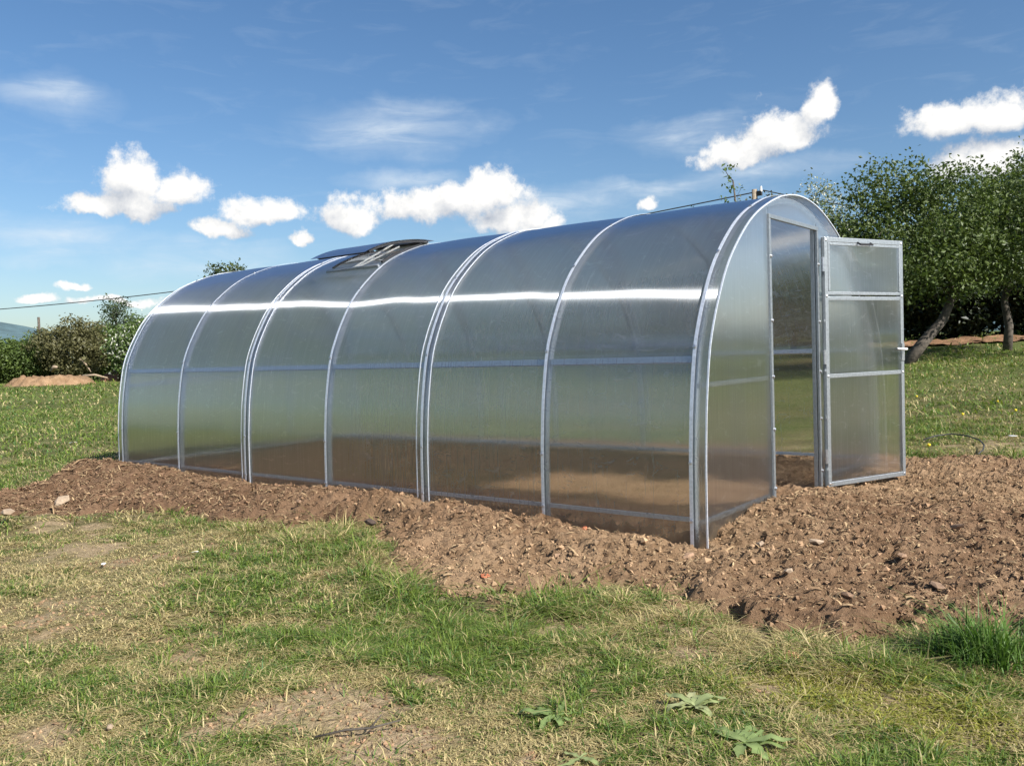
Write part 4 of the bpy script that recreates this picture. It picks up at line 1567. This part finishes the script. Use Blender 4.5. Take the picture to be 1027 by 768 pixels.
# ------------------------------------------------------------------ small things on the ground
def rosette(px, py, n, length, label, seed, pale=0.0, flat=0.5):
    r_ = np.random.default_rng(seed)
    c = on_z(px, py, -0.145)
    z = float(ground_z(np.array([c[0]]), np.array([c[1]]))[0])
    o = empty('rosette_weed', (c[0], c[1], z + 0.004))
    tag(o, label, 'weed', 'broad leaved weeds in the lawn')
    for k in range(n):
        a = 2 * math.pi * k / n + r_.uniform(-0.3, 0.3)
        L_ = length * r_.uniform(0.4, 1.2)
        cu, cz_ = r_.uniform(-0.5, 0.5), r_.uniform(0.7, 1.35)
        W_ = L_ * r_.uniform(0.20, 0.32)
        m, el = 9, r_.uniform(0.25, 0.8) * flat
        vs, fs = [], []
        for i in range(m):
            t = i / (m - 1)
            wd = W_ / 2 * (math.sin(math.pi * min(t * 0.86 + 0.10, 1)) ** 0.8) * (1 + 0.12 * math.sin(i * 2.3 + k))
            if i == m - 1:
                wd = 0.001
            rr = L_ * t
            zz = L_ * el * (t - cz_ * t * t) + 0.010 + 0.06 * L_ * math.sin(i * 1.7 + k) * t
            for s_, dz in ((-1, 0.22), (0, 0.0), (1, 0.22)):
                xx, yy = rr * math.cos(cu * t), s_ * wd * (1 + 0.25 * math.sin(i * 3.1 + s_)) + rr * math.sin(cu * t)
                vs.append((xx * math.cos(a) - yy * math.sin(a), xx * math.sin(a) + yy * math.cos(a), zz + abs(s_) * dz * wd))
        for i in range(m - 1):
            for j in range(2):
                b_ = i * 3 + j
                fs.append((b_, b_ + 3, b_ + 4, b_ + 1))
        V = np.array(vs)
        g = np.array([0.185, 0.25, 0.085]) * r_.uniform(0.75, 1.15)
        g = g + (np.array([0.45, 0.43, 0.24]) - g) * pale * r_.uniform(0.3, 1)
        C = np.repeat(g[None], len(V), 0)
        C[1::3] = C[1::3] * 1.3
        new_obj('leaf', fast_mesh('leaf', V, np.array(fs), 4, C, True), M_BLADE, o)


rosette(557, 722, 7, 0.11, 'small weed with a few broad grey green leaves in the bare turf', 3)
rosette(697, 714, 14, 0.105, 'pale yellowish weed rosette with many narrow leaves', 4, 0.7, 0.8)
rosette(748, 754, 10, 0.11, 'large grey green weed rosette with long broad leaves', 5, 0.1)
rosette(582, 766, 4, 0.10, 'low pale weed with flat leaves next to the small weed', 6, 0.4, 0.3)


def tuft(px, py, n, h, label, seed, rad=0.12):
    c = on_z(px, py, -0.13)
    z = float(ground_z(np.array([c[0]]), np.array([c[1]]))[0])
    x, y = rng.normal(0, rad, n), rng.normal(0, rad * 0.7, n)
    hh = h * rng.lognormal(0, 0.22, n) * np.exp(-(x ** 2 + y ** 2) / (2.2 * rad) ** 2)
    c0 = np.array([0.050, 0.120, 0.020]) * rng.uniform(0.7, 1.3, n)[:, None]
    c1 = np.array([0.150, 0.235, 0.055]) * rng.uniform(0.7, 1.3, n)[:, None]
    V, F, C = blades(x, y, np.zeros(n), hh, 0.0055 * rng.uniform(0.7, 1.4, n), np.abs(rng.normal(0.8, 0.5, n)), rng.uniform(0, 6.28, n), c0, c1)
    o = new_obj('grass_tuft', fast_mesh('grass_tuft', V, F, 3, C, False), M_BLADE)
    o.location = (c[0], c[1], z)
    tag(o, label, 'grass tuft', kind='stuff')


tuft(988, 664, 620, 0.17, 'tall bright green grass tuft at the edge of the soil below the door', 1, 0.095)


def chunk(name, label, cat, px, py, size, mat, seed, z=None, on_soil=True, group=None):
    r_ = np.random.default_rng(seed)
    c = on_z(px, py, -0.10 if on_soil else -0.14)
    for _ in range(4):
        zz = float((soil_z if on_soil else ground_z)(np.array([c[0]]), np.array([c[1]]))[0])
        c = on_z(px, py, zz + size[2] * 0.3)
    v, f = ico()
    v = v * (1 + r_.uniform(-0.22, 0.22, (12, 1))) * np.array(size)
    o = MB().add(v.tolist(), f.tolist()).build(name, mat)
    o.location = (c[0], c[1], zz + size[2] * 0.35 + 0.012)
    o.rotation_euler = (r_.uniform(-.3, .3), r_.uniform(-.3, .3), r_.uniform(0, 6))
    tag(o, label, cat, group)
    return o


chunk('brick_shard', 'bright red brick shard half buried in the soil beside the wall', 'brick', 481, 536, (0.035, 0.025, 0.022), M_BRICK, 1)
chunk('brick_shard', 'flat orange brick piece at the lawn edge of the soil tongue', 'brick', 486, 580, (0.034, 0.026, 0.012), M_BRICK, 2)
chunk('brick_shard', 'small reddish brick lump on the soil crest near the corner', 'brick', 587, 532, (0.028, 0.022, 0.018), M_BRICK, 3)
chunk('earth_clod', 'orange brown clod lying alone on the lawn', 'clod', 796, 661, (0.036, 0.024, 0.014), make_simple('orange_clod', (0.42, 0.22, 0.10), 0.95, 0.3, 50), 4, on_soil=False)
chunk('stone', 'pale stone on the lawn in the dry corner', 'stone', 110, 733, (0.013, 0.010, 0.012), M_STONE, 5, on_soil=False)
chunk('stone', 'pale flat stone on the soil at the outer end of the bank', 'stone', 62, 504, (0.07, 0.045, 0.03), M_STONE, 6)
chunk('stone', 'pale stone at the thin end of the soil bank', 'stone', 8, 515, (0.06, 0.04, 0.025), M_STONE, 7)
chunk('earth_clod', 'dark lump of earth on the crest of the soil bank', 'clod', 372, 526, (0.05, 0.03, 0.022), make_simple('dark_clod', (0.06, 0.04, 0.03), 0.95, 0.3, 50), 8)
for i, (px, py) in enumerate([(730, 532), (762, 548), (690, 560), (640, 552), (560, 560), (820, 545), (870, 520), (905, 560), (960, 530), (790, 575), (850, 600), (940, 590), (300, 505), (200, 490), (160, 498)]):
    chunk('earth_clod', 'hand sized clod of dry earth lying on the dug soil', 'clod', px, py, (0.024 + 0.012 * (i % 3), 0.02 + 0.006 * (i % 2), 0.014), M_STONE if i % 4 == 1 else make_simple('dry_clod', (0.27, 0.17, 0.105), 0.95, 0.35, 45), 20 + i,
          group='clods lying on the dug soil')


def scrap(px, py, w, label, seed):
    c = on_z(px, py, -0.14)
    z = float(ground_z(np.array([c[0]]), np.array([c[1]]))[0])
    r_ = np.random.default_rng(seed)
    vs = [(i * w - w, j * w * 0.5 - w * .25, 0.012 + 0.010 * r_.random()) for i in range(3) for j in range(2)]
    vs = vs + [(x_, y_, z_ - 0.002) for x_, y_, z_ in vs]
    fs = [(0, 2, 3, 1), (2, 4, 5, 3), (7, 9, 8, 6), (9, 11, 10, 8), (0, 1, 7, 6), (4, 10, 11, 5), (0, 6, 8, 2), (2, 8, 10, 4), (1, 3, 9, 7), (3, 5, 11, 9)]
    o = MB().add(vs, fs).build('litter_scrap', M_PAPER)
    o.location = (c[0], c[1], z + 0.01)
    o.rotation_euler = (0, 0, r_.uniform(0, 3))
    tag(o, label, 'litter')


scrap(104, 568, 0.028, 'white scrap of litter on the dry lawn below the soil bank', 1)
scrap(196, 559, 0.018, 'small pale scrap on the greener lawn below the soil bank', 2)
scrap(73, 446, 0.05, 'white scrap in the grass beside the greenhouse far end', 3)
scrap(1016, 446, 0.05, 'pale scrap in the grass beyond the soil on the door side', 4)

# stick
c = on_z(357, 742, -0.14)
stick = MB().tube([(-0.11, -0.03, 0.012), (-0.03, 0.0, 0.02), (0.04, 0.012, 0.022), (0.12, 0.05, 0.03)], [0.003, 0.0035, 0.0035, 0.002], 6)
stick.tube([(0.04, 0.012, 0.022), (0.06, 0.06, 0.04)], [0.003, 0.002], 5)
so = stick.build('stick', M_BARK, smooth=True)
so.location = (c[0], c[1], float(ground_z(np.array([c[0]]), np.array([c[1]]))[0]) + 0.006)
so.rotation_euler = (0, 0, 0.55)
tag(so, 'dark forked stick lying on the bare turf', 'stick')

# black hose loop in the grass beyond the soil
pts = []
for px, py in [(926, 441), (938, 437), (955, 435), (970, 437), (982, 441), (987, 446), (986, 451), (981, 455)]:
    z = 0.0
    p_ = on_z(px, py, -0.05)
    for _ in range(5):
        p_ = on_z(px, py, float(ground_z(np.array([p_[0]]), np.array([p_[1]]))[0]) + 0.05)
    pts.append(p_)
ho = MB().tube(pts, 0.007, 6).build('hose', M_WIRE, smooth=True)
tag(ho, 'black hose curling through the grass beyond the soil', 'hose')

# dandelions
for i, (px, py) in enumerate([(911, 380), (931, 447), (934, 385), (972, 391), (1000, 403), (1018, 412), (965, 416), (919, 398)]):
    p_ = on_z(px, py, 0.0)
    for _ in range(6):
        zz = float(ground_z(np.array([p_[0]]), np.array([p_[1]]))[0])
        p_ = on_z(px, py, zz + 0.10)
    o = empty('dandelion', (p_[0], p_[1], zz))
    tag(o, 'yellow dandelion flower in the grass on the door side', 'flower', 'dandelions in the grass')
    MB().tube([(0, 0, -0.01), (0.005, 0, 0.10)], 0.003, 5).build('stalk', make_simple('stalk_green', (0.10, 0.17, 0.04), 0.7) if i == 0 else bpy.data.materials['stalk_green'], o)
    MB().tube([(0.005, 0, 0.095), (0.005, 0, 0.105), (0.005, 0, 0.118), (0.005, 0, 0.123)], [0.006, 0.016, 0.015, 0.004], 9).build('flower_head', M_YELLOW, o)
